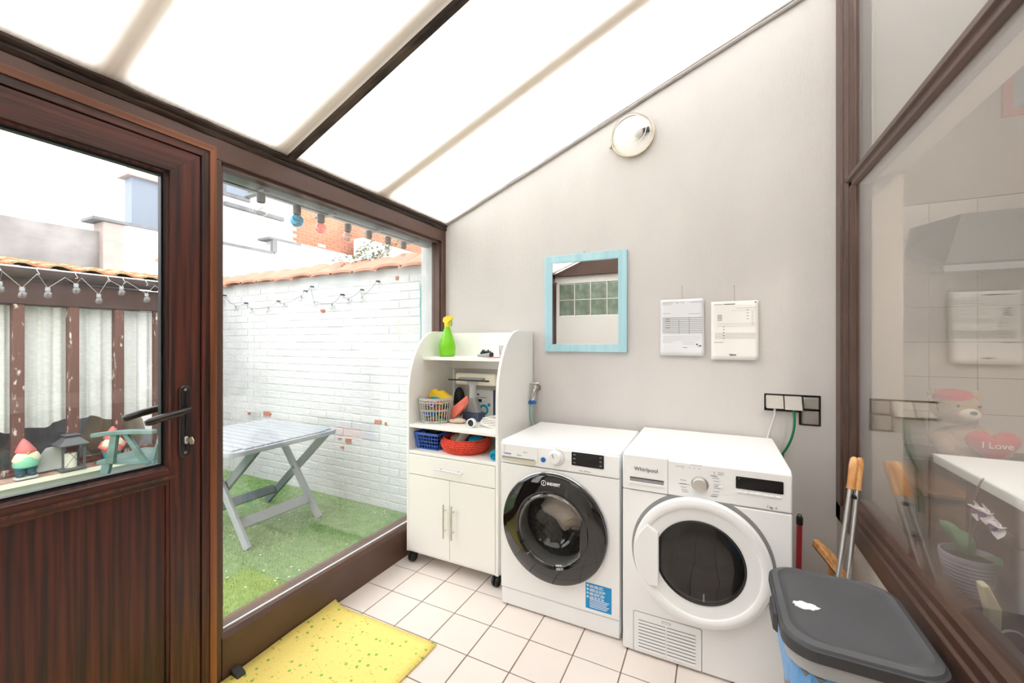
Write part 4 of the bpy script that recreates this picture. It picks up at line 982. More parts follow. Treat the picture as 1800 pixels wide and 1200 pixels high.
tag(obj('orange_pencil', MB().tube([(-1.205, 2.118, 1.2635), (-1.13, 2.135, 1.2635)], .004, 6), 'salmon', None, origin=(-1.17, 2.125, 1.2635)), 'short orange stick lying in front of the small glass', 'stick')

# clothes-peg basket
def basket(name, lab, c, r0, r1, h, m):
    t = thing(name, lab, 'basket', c)
    obj('base', MB().lathe([(.001, 0), (r0, 0), (r0, .006), (.001, .006)], c, 'z', 30), m, t)
    b = MB(); n = 34
    for i in range(n):
        a = 2*PI*i/n; b.tube([(c[0]+r0*math.cos(a), c[1]+r0*math.sin(a), c[2]+.003), (c[0]+r1*math.cos(a), c[1]+r1*math.sin(a), c[2]+h-.01)], .0030, 5)
    obj('bars', b, m, t)
    for hh, w_ in ((.012, .006), (.52*h, .006), (h-.026, .006), (h-.006, .014)):
        r = r0+(r1-r0)*hh/h
        obj('hoop', MB().lathe([(r-.003, -w_/2), (r+.003, -w_/2), (r+.003, w_/2), (r-.003, w_/2), (r-.003, -w_/2)], (c[0], c[1], c[2]+hh), 'z', 36), m, t)
    return t
bc = (-1.585, 2.10, .8525)
basket('peg_basket', 'round grey slatted basket full of coloured clothes pegs', bc, .088, .108, .155, 'grey_p')
pegc = ['turq', 'green_b', 'red_k', 'yellow_b', 'blue_p', 'orange_brick', 'g_teal', 'ink_white', 'salmon']
pmesh = {}
for i in range(64):
    a = R()*2*PI; k = i/64; z = bc[2]+.02+.125*k; rr = (.05+.026*R()) if i % 3 else .04*R(); rr += .012*k
    m = pegc[i % len(pegc)]
    if m not in pmesh:
        b = MB().loft([[(-.035, -.004, -.003), (-.035, .004, -.003), (-.035, .004, .003), (-.035, -.004, .003)], [(0, -.006, -.007), (0, .006, -.007), (0, .006, .007), (0, -.006, .007)], [(.035, -.004, -.009), (.035, .004, -.009), (.035, .004, .009), (.035, -.004, .009)]])
        o = obj('clothes_peg', b, m); pmesh[m] = o.data
    else: o = bpy.data.objects.new('clothes_peg', pmesh[m]); COL.objects.link(o)
    o.location = (bc[0]+rr*math.cos(a), bc[1]+rr*math.sin(a), z); o.rotation_euler = (R()*3, R()*.8-.4, a+PI/2+R()-.5)
    cnm = dict(turq='turquoise', green_b='lime green', red_k='red', yellow_b='yellow', blue_p='blue', orange_brick='orange', g_teal='teal', ink_white='white', salmon='salmon pink')[m]
    tag(o, cnm + ' plastic clothes peg heaped in the round grey basket', 'clothes peg', cnm + ' pegs in the grey basket')
def cloth(name, c, pts, m, lab, cat='cloth', th=.004):
    b = MB(); b.loft([[Vector(p) for p in l] for l in pts])
    return tag(obj(name, b, m, None, ang=60, origin=c), lab, cat)
def slab(name, loc, poly, y0, y1, m, lab, cat):
    return tag(obj(name, MB().prism(poly, 'y', y0, y1), m, None, bevel=.002, origin=loc), lab, cat)
slab('yellow_duster', (-1.58, 2.16, 1.0), [(-1.665, .998), (-1.64, 1.04), (-1.625, 1.052), (-1.60, 1.03), (-1.575, 1.045), (-1.49, .995), (-1.515, .985), (-1.58, .99)], 2.12, 2.16, 'yellow_b', 'folded yellow duster sticking out of the peg basket', 'cloth')
tag(obj('dark_glove', MB().ball((-1.545, 2.30, .955), (.042, .035, .098), 14, 10), 'black', None, origin=(-1.55, 2.30, .86)), 'black cloth bundle behind the peg basket', 'cloth')
b = MB().loft([[(-1.515+x, 2.15+y, .854+z) for x, y, z in l] for l in (
    [(-.004, 0, 0), (.004, -.01, 0), (.01, 0, .004), (0, .01, .004)], [(0, -.02, .05), (.055, -.03, .03), (.075, .005, .045), (.02, .02, .06)],
    [(.045, -.02, .10), (.105, -.02, .085), (.115, .01, .095), (.06, .02, .105)], [(.10, -.006, .145), (.135, -.006, .12), (.138, .006, .125), (.105, .008, .15)], [(.122, 0, .165), (.132, 0, .155), (.133, .004, .156), (.124, .004, .167)])])
tag(obj('salmon_cloth', b, 'salmon', None, ang=70, origin=(-1.45, 2.15, .854)), 'salmon pink pouch leaning beside the peg basket', 'cloth')
b = MB().ball((-1.42, 2.115, .868), (.045, .03, .015), 12, 8).ball((-1.455, 2.105, .865), (.035, .025, .012), 12, 8)
tag(obj('beige_rag', b, 'beige', None, origin=(-1.43, 2.11, .8525)), 'crumpled beige rag below the salmon pouch', 'cloth')
# window cleaner
wv = thing('window_cleaner', 'grey window vacuum cleaner with a wide black-edged squeegee head', 'window cleaner', (-1.40, 2.24, .853))
obj('base', MB().box(-1.455, -1.33, 2.20, 2.28, .853, .905), 'navy', wv, bevel=.008)
obj('body', MB().loft([rrect(-1.44+.0, -1.345, 2.215, 2.275, .02, .90), rrect(-1.435, -1.36, 2.215, 2.27, .02, .96), rrect(-1.425, -1.375, 2.22, 2.265, .02, .998)]), 'grey_mid', wv)
obj('neck', MB().loft([rrect(-1.425, -1.378, 2.22, 2.262, .018, .995), rrect(-1.423, -1.380, 2.22, 2.26, .018, 1.07), rrect(-1.44, -1.355, 2.22, 2.25, .014, 1.10), rrect(-1.49, -1.31, 2.222, 2.245, .01, 1.118)]), 'grey_p', wv)
obj('head', MB().box(-1.49, -1.31, 2.20, 2.245, 1.112, 1.126), 'grey_mid', wv, bevel=.003)
obj('lip', MB().box(-1.556, -1.254, 2.185, 2.20, 1.107, 1.116), 'black', wv, bevel=.002)
obj('pad', MB().box(-1.545, -1.24, 2.248, 2.28, 1.075, 1.15), 'candle', wv, bevel=.012)
# carton
bx = thing('carton', 'white and navy cardboard carton with blue print leaning at the back', 'box', (-1.37, 2.36, .853))
obj('box_body', MB().box(-1.435, -1.305, 2.335, 2.40, .853, 1.035), 'box_w', bx, bevel=.001)
obj('spine', MB().box(-1.307, -1.300, 2.336, 2.40, .853, 1.037), 'navy', bx)
obj('print', MB().lathe([(.022, 0), (.036, 0), (.036, .0006), (.022, .0006), (.022, 0)], (-1.375, 2.3342, .905), 'y', 24), 'turq', bx)
obj('print', MB().lathe([(.001, 0), (.012, 0), (.012, .0006), (.001, .0006)], (-1.335, 2.3342, .94), 'y', 16), 'turq', bx)
obj('print', MB().box(-1.425, -1.355, 2.334, 2.3352, .985, .988).box(-1.425, -1.41, 2.334, 2.3352, 1.0, 1.01).box(-1.42, -1.39, 2.334, 2.3352, .955, .975), 'ink_dark', bx)
# coiled cable with round plug
cc = thing('coiled_cable', 'coiled white extension cable with a round black-faced plug', 'cable', (-1.2, 2.10, .853))
b = MB()
for k in range(6):
    r = .075-.004*k; z = .860+.008*k
    b.tube([(-1.195+r*1.05*math.cos(a)+random.uniform(-.004, .004), 2.13+r*.75*math.sin(a), z+.006*math.sin(a*2+k)) for a in [2*PI*i/24 for i in range(25)]], .0045, 6)
obj('coil', b, 'white_c', cc)
pg = obj('plug', MB().lathe([(.022, .03), (.026, .022), (.026, 0), (.021, -.002), (.020, .004), (.001, .004)], (-1.285, 2.03, .880), 'y', 24), 'white_plastic', cc)
obj('plug_face', MB().lathe([(.001, -.0005), (.0195, -.0005), (.0195, .003)], (-1.285, 2.033, .880), 'y', 24), 'black', pg)
# blue basket
bb = thing('blue_basket', 'blue plastic grid basket on the lower shelf', 'basket', (-1.58, 2.07, .6945))
bx0, bx1, by0, by1, bz0, bz1 = -1.675, -1.50, 2.0, 2.24, .6945, .798
def grid_wall(a, c, n, m_):     # wall of a tapered grid basket between bottom and top corners
    b = MB(); (p0, p1), (q0, q1) = a, c
    p0, p1, q0, q1 = map(Vector, (p0, p1, q0, q1))
    for i in range(n+1): b.tube([p0+(p1-p0)*i/n, q0+(q1-q0)*i/n], .0028, 4)
    for k in range(m_+1): t = k/m_; b.tube([p0+(q0-p0)*t, p1+(q1-p1)*t], .0028, 4)
    return b
e = .014
cB = [(bx0+e, by0+e, bz0+.003), (bx1-e, by0+e, bz0+.003), (bx1-e, by1-e, bz0+.003), (bx0+e, by1-e, bz0+.003)]
cT = [(bx0, by0, bz1-.012), (bx1, by0, bz1-.012), (bx1, by1, bz1-.012), (bx0, by1, bz1-.012)]
for i in range(4):
    j = (i+1) % 4
    obj('grid_wall', grid_wall((cB[i], cB[j]), (cT[i], cT[j]), 8, 4), 'blue_p', bb)
obj('corner_panel', MB().loft([[Vector(cB[0])+Vector((-.002, -.002, 0)), Vector(cB[0])+Vector((.02, -.003, 0)), Vector(cB[0])+Vector((.02, .002, 0)), Vector(cB[0])+Vector((0, .002, 0))], [Vector(cT[0])+Vector((-.002, -.002, 0)), Vector(cT[0])+Vector((.02, -.003, 0)), Vector(cT[0])+Vector((.02, .002, 0)), Vector(cT[0])+Vector((0, .002, 0))]]), 'blue_p', bb)
obj('floor_panel', MB().box(bx0+e, bx1-e, by0+e, by1-e, bz0, bz0+.004), 'blue_p', bb)
l1 = rrect(bx0-.006, bx1+.006, by0-.006, by1+.006, .012, 0); l2 = rrect(bx0+.003, bx1-.003, by0+.003, by1-.003, .008, 0)
obj('rim', MB().loft([[(p[0], p[1], bz1-.014) for p in l1], [(p[0], p[1], bz1) for p in l1], [(p[0], p[1], bz1) for p in l2], [(p[0], p[1], bz1-.014) for p in l2]], cap=False, close=True), 'blue_p', bb)
tag(obj('dark_cable_heap', MB().tube([(-1.59+.055*math.sin(i*1.7), 2.12+.075*math.cos(i*1.1), .715+.0022*i) for i in range(40)], .006, 6), 'black', None, origin=(-1.59, 2.12, .71)), 'tangle of black cable inside the blue basket', 'cable')
# crochet basket
rb = thing('crochet_basket', 'round red crocheted basket holding small things', 'basket', (-1.365, 2.09, .6945))
b = MB(); n = 72
cxr, cyr, zr = -1.365, 2.105, .6945
lo = []
prof_ = [(.09, .004), (.120, .006), (.136, .018), (.146, .034), (.150, .050), (.147, .064), (.139, .075), (.130, .079), (.124, .074), (.128, .060), (.12, .03), (.1, .014)]
for r, h in prof_: lo.append([(cxr+(r)*math.cos(2*PI*j/n), cyr+r*.92*math.sin(2*PI*j/n), zr+h) for j in range(n)])
obj('basket_body', b.loft(lo), 'red_k', rb)
b = MB()
for k, (r, h) in enumerate(((.130, .010), (.142, .022), (.149, .034), (.153, .046), (.152, .058), (.146, .069), (.136, .079))):
    for j in range(54):
        a = 2*PI*(j+.5*(k % 2))/54; c_ = (cxr+r*math.cos(a), cyr+r*.92*math.sin(a), zr+h)
        ca_, sa_ = math.cos(a+PI/2), math.sin(a+PI/2)
        b.tube([(c_[0]-ca_*.009, c_[1]-sa_*.009, c_[2]-.004), c_, (c_[0]+ca_*.009, c_[1]+sa_*.009, c_[2]+.004)], lambda t: .0035 if t in (0, 1) else .006, 5)
o = obj('stitches', b, 'red_k', rb); o['kind'] = 'stuff'
tag(obj('grey_tube', MB().tube([(-1.395, 2.06, .725), (-1.365, 2.11, .812)], .027, 16), 'grey_p', None, origin=(-1.37, 2.08, .72)), 'grey cylinder standing in the red crocheted basket', 'tube')
tag(obj('print_cloth', MB().ball((-1.30, 2.12, .758), (.06, .05, .026), 12, 8), 'turq', None, origin=(-1.29, 2.10, .72)), 'turquoise cloth in the red crocheted basket', 'cloth')
tag(obj('beige_cloth', MB().ball((-1.44, 2.12, .752), (.045, .05, .03), 12, 8), 'beige', None, origin=(-1.44, 2.10, .72)), 'beige cloth in the left side of the red basket', 'cloth')
b = MB(); b.tube([(-1.105+.0012*i*math.cos(i*.6), 1.985+0*i, .722+.0012*i*math.sin(i*.6)) for i in range(22)], .004, 6)
ro = tag(obj('blue_roll', MB().lathe([(.0275, 0), (.0275, .09), (.02, .09), (.02, 0), (.0275, 0)], (-1.105, 1.985, .7225), 'y', 24), 'turq', None, origin=(-1.105, 2.0, .7)), 'turquoise blue roll at the right end of the lower shelf', 'roll')
obj('spiral', b, 'turq', ro)

# ---- washing machine
wm = thing('washing_machine', 'white washing machine with a black round porthole door', 'washing machine', (-.69, 2.13, 0))
x0, x1, y0, y1, z1 = -.995, -.388, 1.865, 2.40, .85
cx, cz = -.706, .455
b = MB().box(x0, x0+.012, y0+.03, y1, .015, z1-.02).box(x1-.012, x1, y0+.03, y1, .015, z1-.02).box(x0, x1, y1-.012, y1, .015, z1-.02).box(x0, x1, y0+.03, y1, .012, .02)
obj('cabinet_shell', b, 'white_app', wm, smooth=False)
b = MB(); holed_plate(b, x0, x1, .094, .732, cx, cz, .20, y0, y0+.03)
obj('front_panel', b, 'white_app', wm, bevel=.004)
obj('plinth', MB().box(x0+.001, x1-.001, y0+.004, y0+.034, .008, .089), 'white_app', wm, bevel=.006)
obj('top', MB().box(x0, x1, y0+.002, y1, z1-.024, z1), 'white_app', wm, bevel=.008, seg=3)
pn = obj('control_panel', MB().box(x0, x1, y0-.004, y0+.03, .736, z1-.010), 'white_app', wm, bevel=.007, seg=3)
dw = obj('detergent_drawer', MB().box(x0+.006, -.786, y0-.006, y0-.002, .742, .834), 'white_app', pn, bevel=.004)
b = MB().prism([(-.985, .771), (-.80, .771), (-.792, .762), (-.80, .744), (-.83, .740), (-.985, .752)], 'y', y0-.0068, y0-.0055)
obj('pull_recess', b, mat('recess_cream', C(212, 208, 190), .5), dw)
obj('recess_shade', MB().prism([(-.985, .7715), (-.80, .7715), (-.806, .765), (-.985, .764)], 'y', y0-.0078, y0-.0065), 'grey_rec', dw)
yt = y0-.0065
text('lettering', 'Indesit', .016, -.975, yt-.001, .782, 'ink_blue', dw)
text('lettering', 'INNEX', .008, -.90, yt-.001, .782, 'ink_grey', dw)
text('lettering', '1\n2\n3\n4', .008, -.972, yt-.001, .824, 'ink_grey', dw)
ky = y0-.004
kn = obj('program_dial', MB().lathe([(.034, 0), (.033, -.004), (.030, -.005), (.029, -.018), (.026, -.021), (.001, -.021)], (-.693, ky, .797), 'y', 36), 'white_plastic', pn)
obj('pointer', MB().cbox((-.700, ky-.0215, .807), (.0025, .001, .02), Matrix.Rotation(math.radians(-22), 3, 'Y')), 'ink_dark', kn)
for i in range(14):
    a = math.radians(85-i*13.5) if i < 14 else 0
    obj('dial_mark', MB().cbox((-.693+.044*math.cos(a), ky-.0004, .797+.041*math.sin(a)), (.005, .001, .003)), 'ink_grey', pn)
obj('button', MB().lathe([(.0125, 0), (.0125, -.004), (.010, -.006), (.001, -.006)], (-.757, ky, .778), 'y', 20), 'blue_dot', pn)['label'] = 'round blue button'
obj('button', MB().lathe([(.010, 0), (.010, -.003), (.001, -.004)], (-.632, ky, .795), 'y', 18), 'white_plastic', pn)
dp = obj('display', MB().loft([[(p[0], yy, p[1]) for p in rrect(-.612, -.458, .772, .835, .004, 0)] for yy in (ky, ky-.002)]), 'display', pn)
for i in range(3):
    for x in (-.598, -.473): obj('icon', MB().cbox((x, ky-.0025, .823-.019*i), (.011, .0006, .006)), 'ink_grey', dp)
text('lettering', '8 kg  1200 rpm', .009, -.575, ky-.001, .748, 'ink_grey', pn)
text('lettering', 'QUICK', .007, -.865, ky-.003, .80, 'ink_grey', pn)
# porthole: black ring, chrome seal, bowl, drum
pt = obj('porthole_door', MB().lathe([(.264, 0), (.266, -.012), (.262, -.026), (.252, -.034), (.185, -.040), (.176, -.034), (.174, -.01), (.180, .0), (.264, 0)], (cx, y0, cz), 'y', 96), 'black_gloss', wm)
obj('chrome_ring', MB().lathe([(.2665, -.006), (.2685, -.008), (.2685, -.014), (.2660, -.016), (.2665, -.006)], (cx, y0, cz), 'y', 96), 'chrome', pt)
obj('handle_cover', MB().prism([(cx+.148, cz-.11), (cx+.178, cz-.085), (cx+.182, cz), (cx+.178, cz+.06), (cx+.160, cz+.09), (cx+.145, cz+.04), (cx+.143, cz-.05)], 'y', y0-.0405, y0-.028), 'black_gloss', pt, bevel=.003)
obj('glass_bowl', MB().lathe([(.176, -.030), (.168, -.036), (.155, -.034), (.140, .01), (.12, .05), (.08, .075), (.001, .085)], (cx, y0, cz), 'y', 64), 'door_glass', pt)
obj('glass_rim', MB().lathe([(.160, -.036), (.166, -.040), (.172, -.036), (.166, -.030), (.160, -.036)], (cx, y0, cz), 'y', 64), 'bulb', pt)
obj('rubber_seal', MB().lathe([(.199, .0), (.19, .01), (.172, .03), (.165, .06), (.185, .09), (.23, .10)], (cx, y0, cz), 'y', 48), mat('dark_rubber_seal', C(96, 96, 96), .5), wm)
obj('drum', MB().lathe([(.18, .07), (.235, .10), (.235, .44), (.12, .47), (.001, .48)], (cx, y0, cz), 'y', 48), 'drum', wm)
b = MB()
lv = []
for i in range(13):
    t = PI*i/12
    row_ = []
    for j in range(24):
        a = 2*PI*j/24; k = 1+.16*math.sin(3*a+2*t)+.10*math.sin(5*a-3*t)+.08*math.sin(7*t+a)
        row_.append((cx+.01+.118*k*math.sin(t)*math.cos(a)+.02*math.cos(t), y0+.19+.08*k*math.sin(t)*math.sin(a), cz+.035-.095*math.cos(t)*k))
    lv.append(row_)
tag(obj('laundry', b.loft(lv), 'laundry', None, ang=180, origin=(cx, y0+.19, cz-.05)), 'crumpled taupe laundry inside the washing machine drum', 'laundry')
lg = obj('logo_ring', MB().lathe([(.0105, -.0382), (.013, -.0382), (.013, -.0395), (.0105, -.0395), (.0105, -.0382)], (cx-.036, y0, cz+.222), 'y', 24).box(cx-.0373, cx-.0347, y0-.0395, y0-.0385, cz+.216, cz+.229), 'ink_white', pt)
text('lettering', 'INDESIT', .0185, cx-.018, y0-.0392, cz+.2155, 'ink_white', pt, bold=.0006)
st = obj('sticker', MB().loft([[(p[0], yy, p[1]) for p in rrect(-.545, -.424, .113, .232, .003, 0)] for yy in (y0, y0-.0008)]), 'sticker', wm)
rowsz = [.222, .2045, .187, .1695]
for i, s_ in enumerate(('800 500 477', '0800 22 55 04', '080 0747 226', '828 90 97 99')):
    text('lettering', s_, .0125, -.526, y0-.0012, rowsz[i]-.006, 'ink_white', st, bold=.0003)
    obj('bullet', MB().box(-.5395, -.531, y0-.0016, y0-.0006, rowsz[i]-.006, rowsz[i]+.003), 'ink_white', st)
for i in range(6): obj('text_line', MB().box(-.526, -.435-.006*(i % 3), y0-.0014, y0-.0006, .158-.0072*i, .1605-.0072*i), 'ink_white', st)
for i in range(4): obj('text_line', MB().box(-.526, -.46, y0-.0014, y0-.0006, rowsz[i]-.0095, rowsz[i]-.0082), 'ink_white', st)
for x in (x0+.04, x1-.04): obj('foot', MB().lathe([(.02, 0), (.02, .014), (.001, .014)], (x, y0+.06, 0), 'z', 12), 'black', wm); obj('foot', MB().lathe([(.02, 0), (.02, .014), (.001, .014)], (x, y1-.06, 0), 'z', 12), 'black', wm)

# ---- tumble dryer
td_ = thing('tumble_dryer', 'white tumble dryer with a white round door and dark glass', 'tumble dryer', (-.055, 2.13, 0))
x0, x1, y0, y1, z1 = -.368, .257, 1.835, 2.425, .870
cx, cz = -.060, .467
b = MB().box(x0, x0+.012, y0+.03, y1, .005, z1-.02).box(x1-.012, x1, y0+.03, y1, .005, z1-.02).box(x0, x1, y1-.012, y1, .005, z1-.02).box(x0, x1, y0+.03, y1, .004, .012)
obj('cabinet_shell', b, 'white_app', td_, smooth=False)
b = MB(); holed_plate(b, x0, x1, .008, .708, cx, cz, .225, y0, y0+.03)
obj('front_panel', b, 'white_app', td_, bevel=.005)
obj('top', MB().prism([(y0+.006, z1-.024), (y1, z1-.024), (y1, z1), (y0+.03, z1), (y0+.012, z1-.004)], 'x', x0, x1), 'white_app', td_, bevel=.005, seg=3)
pn = obj('control_panel', MB().box(x0, x1, y0-.002, y0+.03, .7115, z1-.012), 'white_app', td_, bevel=.006, seg=3)
py = y0-.002
dw = obj('water_drawer', MB().box(x0+.003, -.181, py-.003, py+.002, .7135, .862), 'white_app', pn, bevel=.003)
obj('grip_recess', MB().box(-.336, -.196, py-.0035, py-.0028, .742, .768), 'grey_rec', dw)
obj('grip_lip', MB().box(-.338, -.194, py-.006, py-.002, .737, .7495), 'white_plastic', dw, bevel=.002)
obj('grip_shade', MB().box(-.336, -.196, py-.0042, py-.0034, .764, .768), 'ink_dark', dw)
text('lettering', 'Whirlpool', .0235, -.318, py-.0045, .798, 'ink_dark', dw)
obj('seam', MB().box(-.1815, -.1795, py-.0006, py+.002, .7135, .862), 'grey_line', pn)
kn = obj('program_dial', MB().lathe([(.033, 0), (.032, -.004), (.027, -.006), (.0265, -.022), (.025, -.024), (.001, -.0245)], (-.058, py, .775), 'y', 40), 'steel', pn)
for i in range(16):
    a = math.radians(110-i*20) if i else 0
    s_ = 1 if math.cos(a) >= 0 else -1
    q = .05; xm = -.058+s_*q+q*.25*math.cos(a)
    obj('dial_mark', MB().box(xm-.012, xm+.012, py-.0008, py, .775+.042*math.sin(a), .7763+.042*math.sin(a)), 'ink_grey', pn)
for x, z in ((-.122, .840), (-.122, .833), (-.096, .838), (-.078, .838), (-.060, .838), (-.005, .832), (-.005, .824), (.003, .778)):
    obj('indicator', MB().box(x-.0013, x+.0013, py-.001, py, z-.0013, z+.0013), 'ink_dark', pn)
for x, z, l_ in ((-.142, .837, .016), (-.09, .850, .04), (.008, .832, .022), (.008, .824, .018), (-.125, .766, .03)):
    obj('label_line', MB().box(x-l_/2 if x < -.1 else x, x+l_, py-.0008, py, z, z+.0012), 'ink_grey', pn)
obj('button', MB().box(.010, .026, py-.004, py, .771, .780), 'white_plastic', pn, bevel=.001)
dp = obj('display', MB().loft([[(p[0], yy, p[1]) for p in rrect(.071, .229, .781, .828, .004, 0)] for yy in (py, py-.002)]), 'display', pn)
obj('icon', MB().box(.080, .085, py-.0026, py-.0018, .818, .822), 'ink_grey', dp)
for i in range(7): obj('button', MB().box(.076+i*.0215, .076+i*.0215+.017, py-.004, py, .764, .7705), 'white_plastic', pn, bevel=.0012)
text('lettering', '7 kg  A', .012, .175, py-.001, .722, 'ink_grey', pn)
obj('recess_shade_ring', MB().lathe([(.2685, -.0006), (.2685, .002), (.23, .006), (.23, .0), (.2685, -.0006)], (cx, y0, cz+.002), 'y', 96), 'grey_rec', td_)  # flush grey ring painting the shadow around the round door
pt = obj('round_door', MB().lathe([(.246, .0), (.256, -.010), (.257, -.028), (.252, -.040), (.240, -.045), (.226, -.045), (.219, -.041), (.216, -.034), (.200, -.033), (.176, -.031), (.168, -.030), (.164, -.022), (.164, .0), (.246, .0)], (cx, y0, cz), 'y', 96), 'white_plastic', td_)
b = MB().lathe([(.166, -.026), (.155, -.030), (.10, -.034), (.001, -.035), (.001, -.030), (.10, -.029), (.155, -.025), (.166, -.022)], (cx, y0, cz), 'y', 64)
obj('door_glass', b, 'dark_glass', pt)
obj('glass_seal', MB().lathe([(.160, -.031), (.1645, -.034), (.168, -.031), (.164, -.027), (.160, -.031)], (cx, y0, cz), 'y', 64), 'black', pt)
hp_ = [(-.312, .50), (-.285, .545), (-.262, .585), (-.216, .570), (-.212, .56), (-.212, .345), (-.218, .338), (-.252, .338), (-.290, .39), (-.308, .44)]
hp_ = [(-.312, .50), (-.29, .548), (-.258, .592), (-.218, .566), (-.212, .56), (-.212, .345), (-.218, .338), (-.256, .338), (-.292, .385), (-.310, .44)]
obj('door_handle', MB().prism(hp_, 'y', y0-.052, y0-.03), 'white_plastic', pt, bevel=.005, seg=3)
obj('door_lock', MB().box(cx+.015, cx+.02, y0-.034, y0-.030, cz-.15, cz-.12), 'grey_mid', pt)
obj('drum', MB().lathe([(.226, .002), (.235, .03), (.24, .06), (.24, .44), (.15, .45), (.001, .455)], (cx, y0, cz), 'y', 48), mat('dark_drum', C(96, 92, 90), .4, metal=.6, var=.3, vscale=20), td_)
b = MB()
for i in range(9):
    for k in range(5):
        b.lathe([(.001, 0), (.008, 0), (.008, -.003)], (cx-.06+i*.024, y0+.448, cz+.04+k*.024), 'y', 8)
o = obj('drum_holes', b, 'black', td_); o['kind'] = 'stuff'
obj('baffle', MB().prism([(cx-.22, cz-.1), (cx-.12, cz-.05), (cx-.1, cz-.08), (cx-.18, cz-.16)], 'y', y0+.05, y0+.44), 'k_hood', td_)
vt = obj('vent_cover', MB().loft([[(p[0], yy, p[1]) for p in rrect(-.320, -.052, .012, .182, .006, 0)] for yy in (y0, y0-.0025)]), 'white_plastic', td_, bevel=.001)
obj('seam', MB().loft([[(p[0], y0-.0004, p[1]) for p in l] for l in (rrect(-.323, -.049, .009, .185, .008, 0), rrect(-.320, -.052, .012, .182, .006, 0))], cap=False), 'grey_line', vt)
for i in range(9):
    z = .148-.0142*i
    for xa, xb in ((-.300, -.190), (-.184, -.074)):
        obj('louvre', MB().prism([(y0-.0026, z), (y0-.0062, z-.007), (y0-.0026, z-.0085)], 'x', xa, xb), 'white_plastic', vt, smooth=False)
        obj('slot', MB().box(xa, xb, y0-.0031, y0-.0024, z, z+.0035), 'grey_rec', vt, smooth=False)
obj('latch', MB().box(-.204, -.170, y0-.0040, y0-.002, .164, .172), 'grey_line', vt); obj('latch_face', MB().box(-.202, -.172, y0-.0046, y0-.0030, .1655, .1705), 'white_plastic', vt)
for x in (x0+.04, x1-.04):
    for y in (y0+.06, y1-.06): obj('foot', MB().lathe([(.02, 0), (.02, .006), (.001, .006)], (x, y, 0), 'z', 12), 'black', td_)

# ---- things on the back wall
mr = thing('wall_mirror', 'rectangular mirror in a light blue painted wooden frame', 'mirror', (-.72, 2.43, 1.6))
ox0, ox1, oz0, oz1 = -.975, -.462, 1.295, 1.895; fwid = .05
yf, yb2 = 2.418, 2.438
for nm, q in (('frame_side', [(ox0, oz0), (ox0+fwid, oz0+fwid-.004), (ox0+fwid, oz1-fwid+.004), (ox0, oz1)]), ('frame_side', [(ox1, oz0), (ox1-fwid, oz0+fwid-.004), (ox1-fwid, oz1-fwid+.004), (ox1, oz1)]),
              ('frame_rail', [(ox0, oz0), (ox1, oz0), (ox1-fwid, oz0+fwid-.004), (ox0+fwid, oz0+fwid-.004)]), ('frame_rail', [(ox0, oz1), (ox1, oz1), (ox1-fwid, oz1-fwid+.004), (ox0+fwid, oz1-fwid+.004)])):
    obj(nm, MB().prism(q, 'y', yf, yb2), 'ltblue', mr, bevel=.0015)
obj('mirror_glass', MB().cbox(((ox0+ox1)/2, 2.4295, (oz0+oz1)/2), (ox1-ox0-2*fwid+.008, .003, oz1-oz0-2*fwid+.012), Matrix.Rotation(math.radians(1.0), 3, 'Z')), 'mirror', mr, smooth=False)
obj('hanger', MB().tube([(-.735, 2.436, 1.895), (-.728, 2.432, 1.905), (-.72, 2.432, 1.907), (-.712, 2.436, 1.895)], .0018, 5), 'steel', mr)
tag(obj('nail', MB().tube([(-.72, 2.445, 1.908), (-.72, 2.422, 1.910)], .0022, 6), 'steel', None, origin=(-.72, 2.43, 1.909)), 'small nail above the light blue mirror', 'nail')

def sheet_of_paper(x0, x1, z0, z1, tilt, lab, m, pinz, lines):
    t = thing('paper_notice', lab, 'paper', ((x0+x1)/2, 2.436, z0))
    n = 12; lo = []
    rot = lambda x, z: (x+(z-z0)*tilt, z-(x-x0)*tilt)
    vs = []; fs = []
    for k in range(n+1):
        for i in range(n+1):
            u, v = i/n, k/n; X, Z = rot(x0+(x1-x0)*u, z0+(z1-z0)*v)
            bulge = .010*(1-v)**1.5 + .004*math.sin(PI*u)*v + .003*math.cos(2*PI*u)
            vs.append((X, 2.433-bulge, Z))
    for k in range(n):
        for i in range(n): a = k*(n+1)+i; fs.append((a, a+1, a+n+2, a+n+1))
    b = MB().add(vs, fs); o = obj('sheet', b, m, t, ang=180); md = o.modifiers.new('s', 'SOLIDIFY'); md.thickness = .0006
    W_, H_ = x1-x0, z1-z0
    def yat(u, v): return 2.4318-(.010*(1-v)**1.5 + .004*math.sin(PI*u)*v + .003*math.cos(2*PI*u))-.0006
    bl = {}
    for (u0, u1, v, th, mm) in lines:
        bb_ = bl.setdefault(mm, MB()); k = max(1, int((u1-u0)*12))
        for q in range(k):
            ua, ub = u0+(u1-u0)*q/k, u0+(u1-u0)*(q+1)/k
            P_ = []
            for uu, vv in ((ua, v), (ub, v), (ub, v+th), (ua, v+th)):
                X, Z = rot(x0+W_*uu, z0+H_*vv); P_.append((X, yat(uu, vv), Z))
            bb_.add(P_, [(0, 1, 2, 3)])
    for mm, bb_ in bl.items(): obj('printed_lines', bb_, mm, t, smooth=False)['kind'] = 'stuff'
    obj('pin', MB().tube([((x0+x1)/2-.02*0, 2.441, pinz), ((x0+x1)/2, 2.430, pinz)], .0018, 6), 'ink_grey', t)
    obj('string', MB().tube([((x0+x1)/2, 2.434, pinz), ((x0+x1)/2+.001, 2.433, z1-.008)], .0007, 4), 'ink_grey', t)
    return t
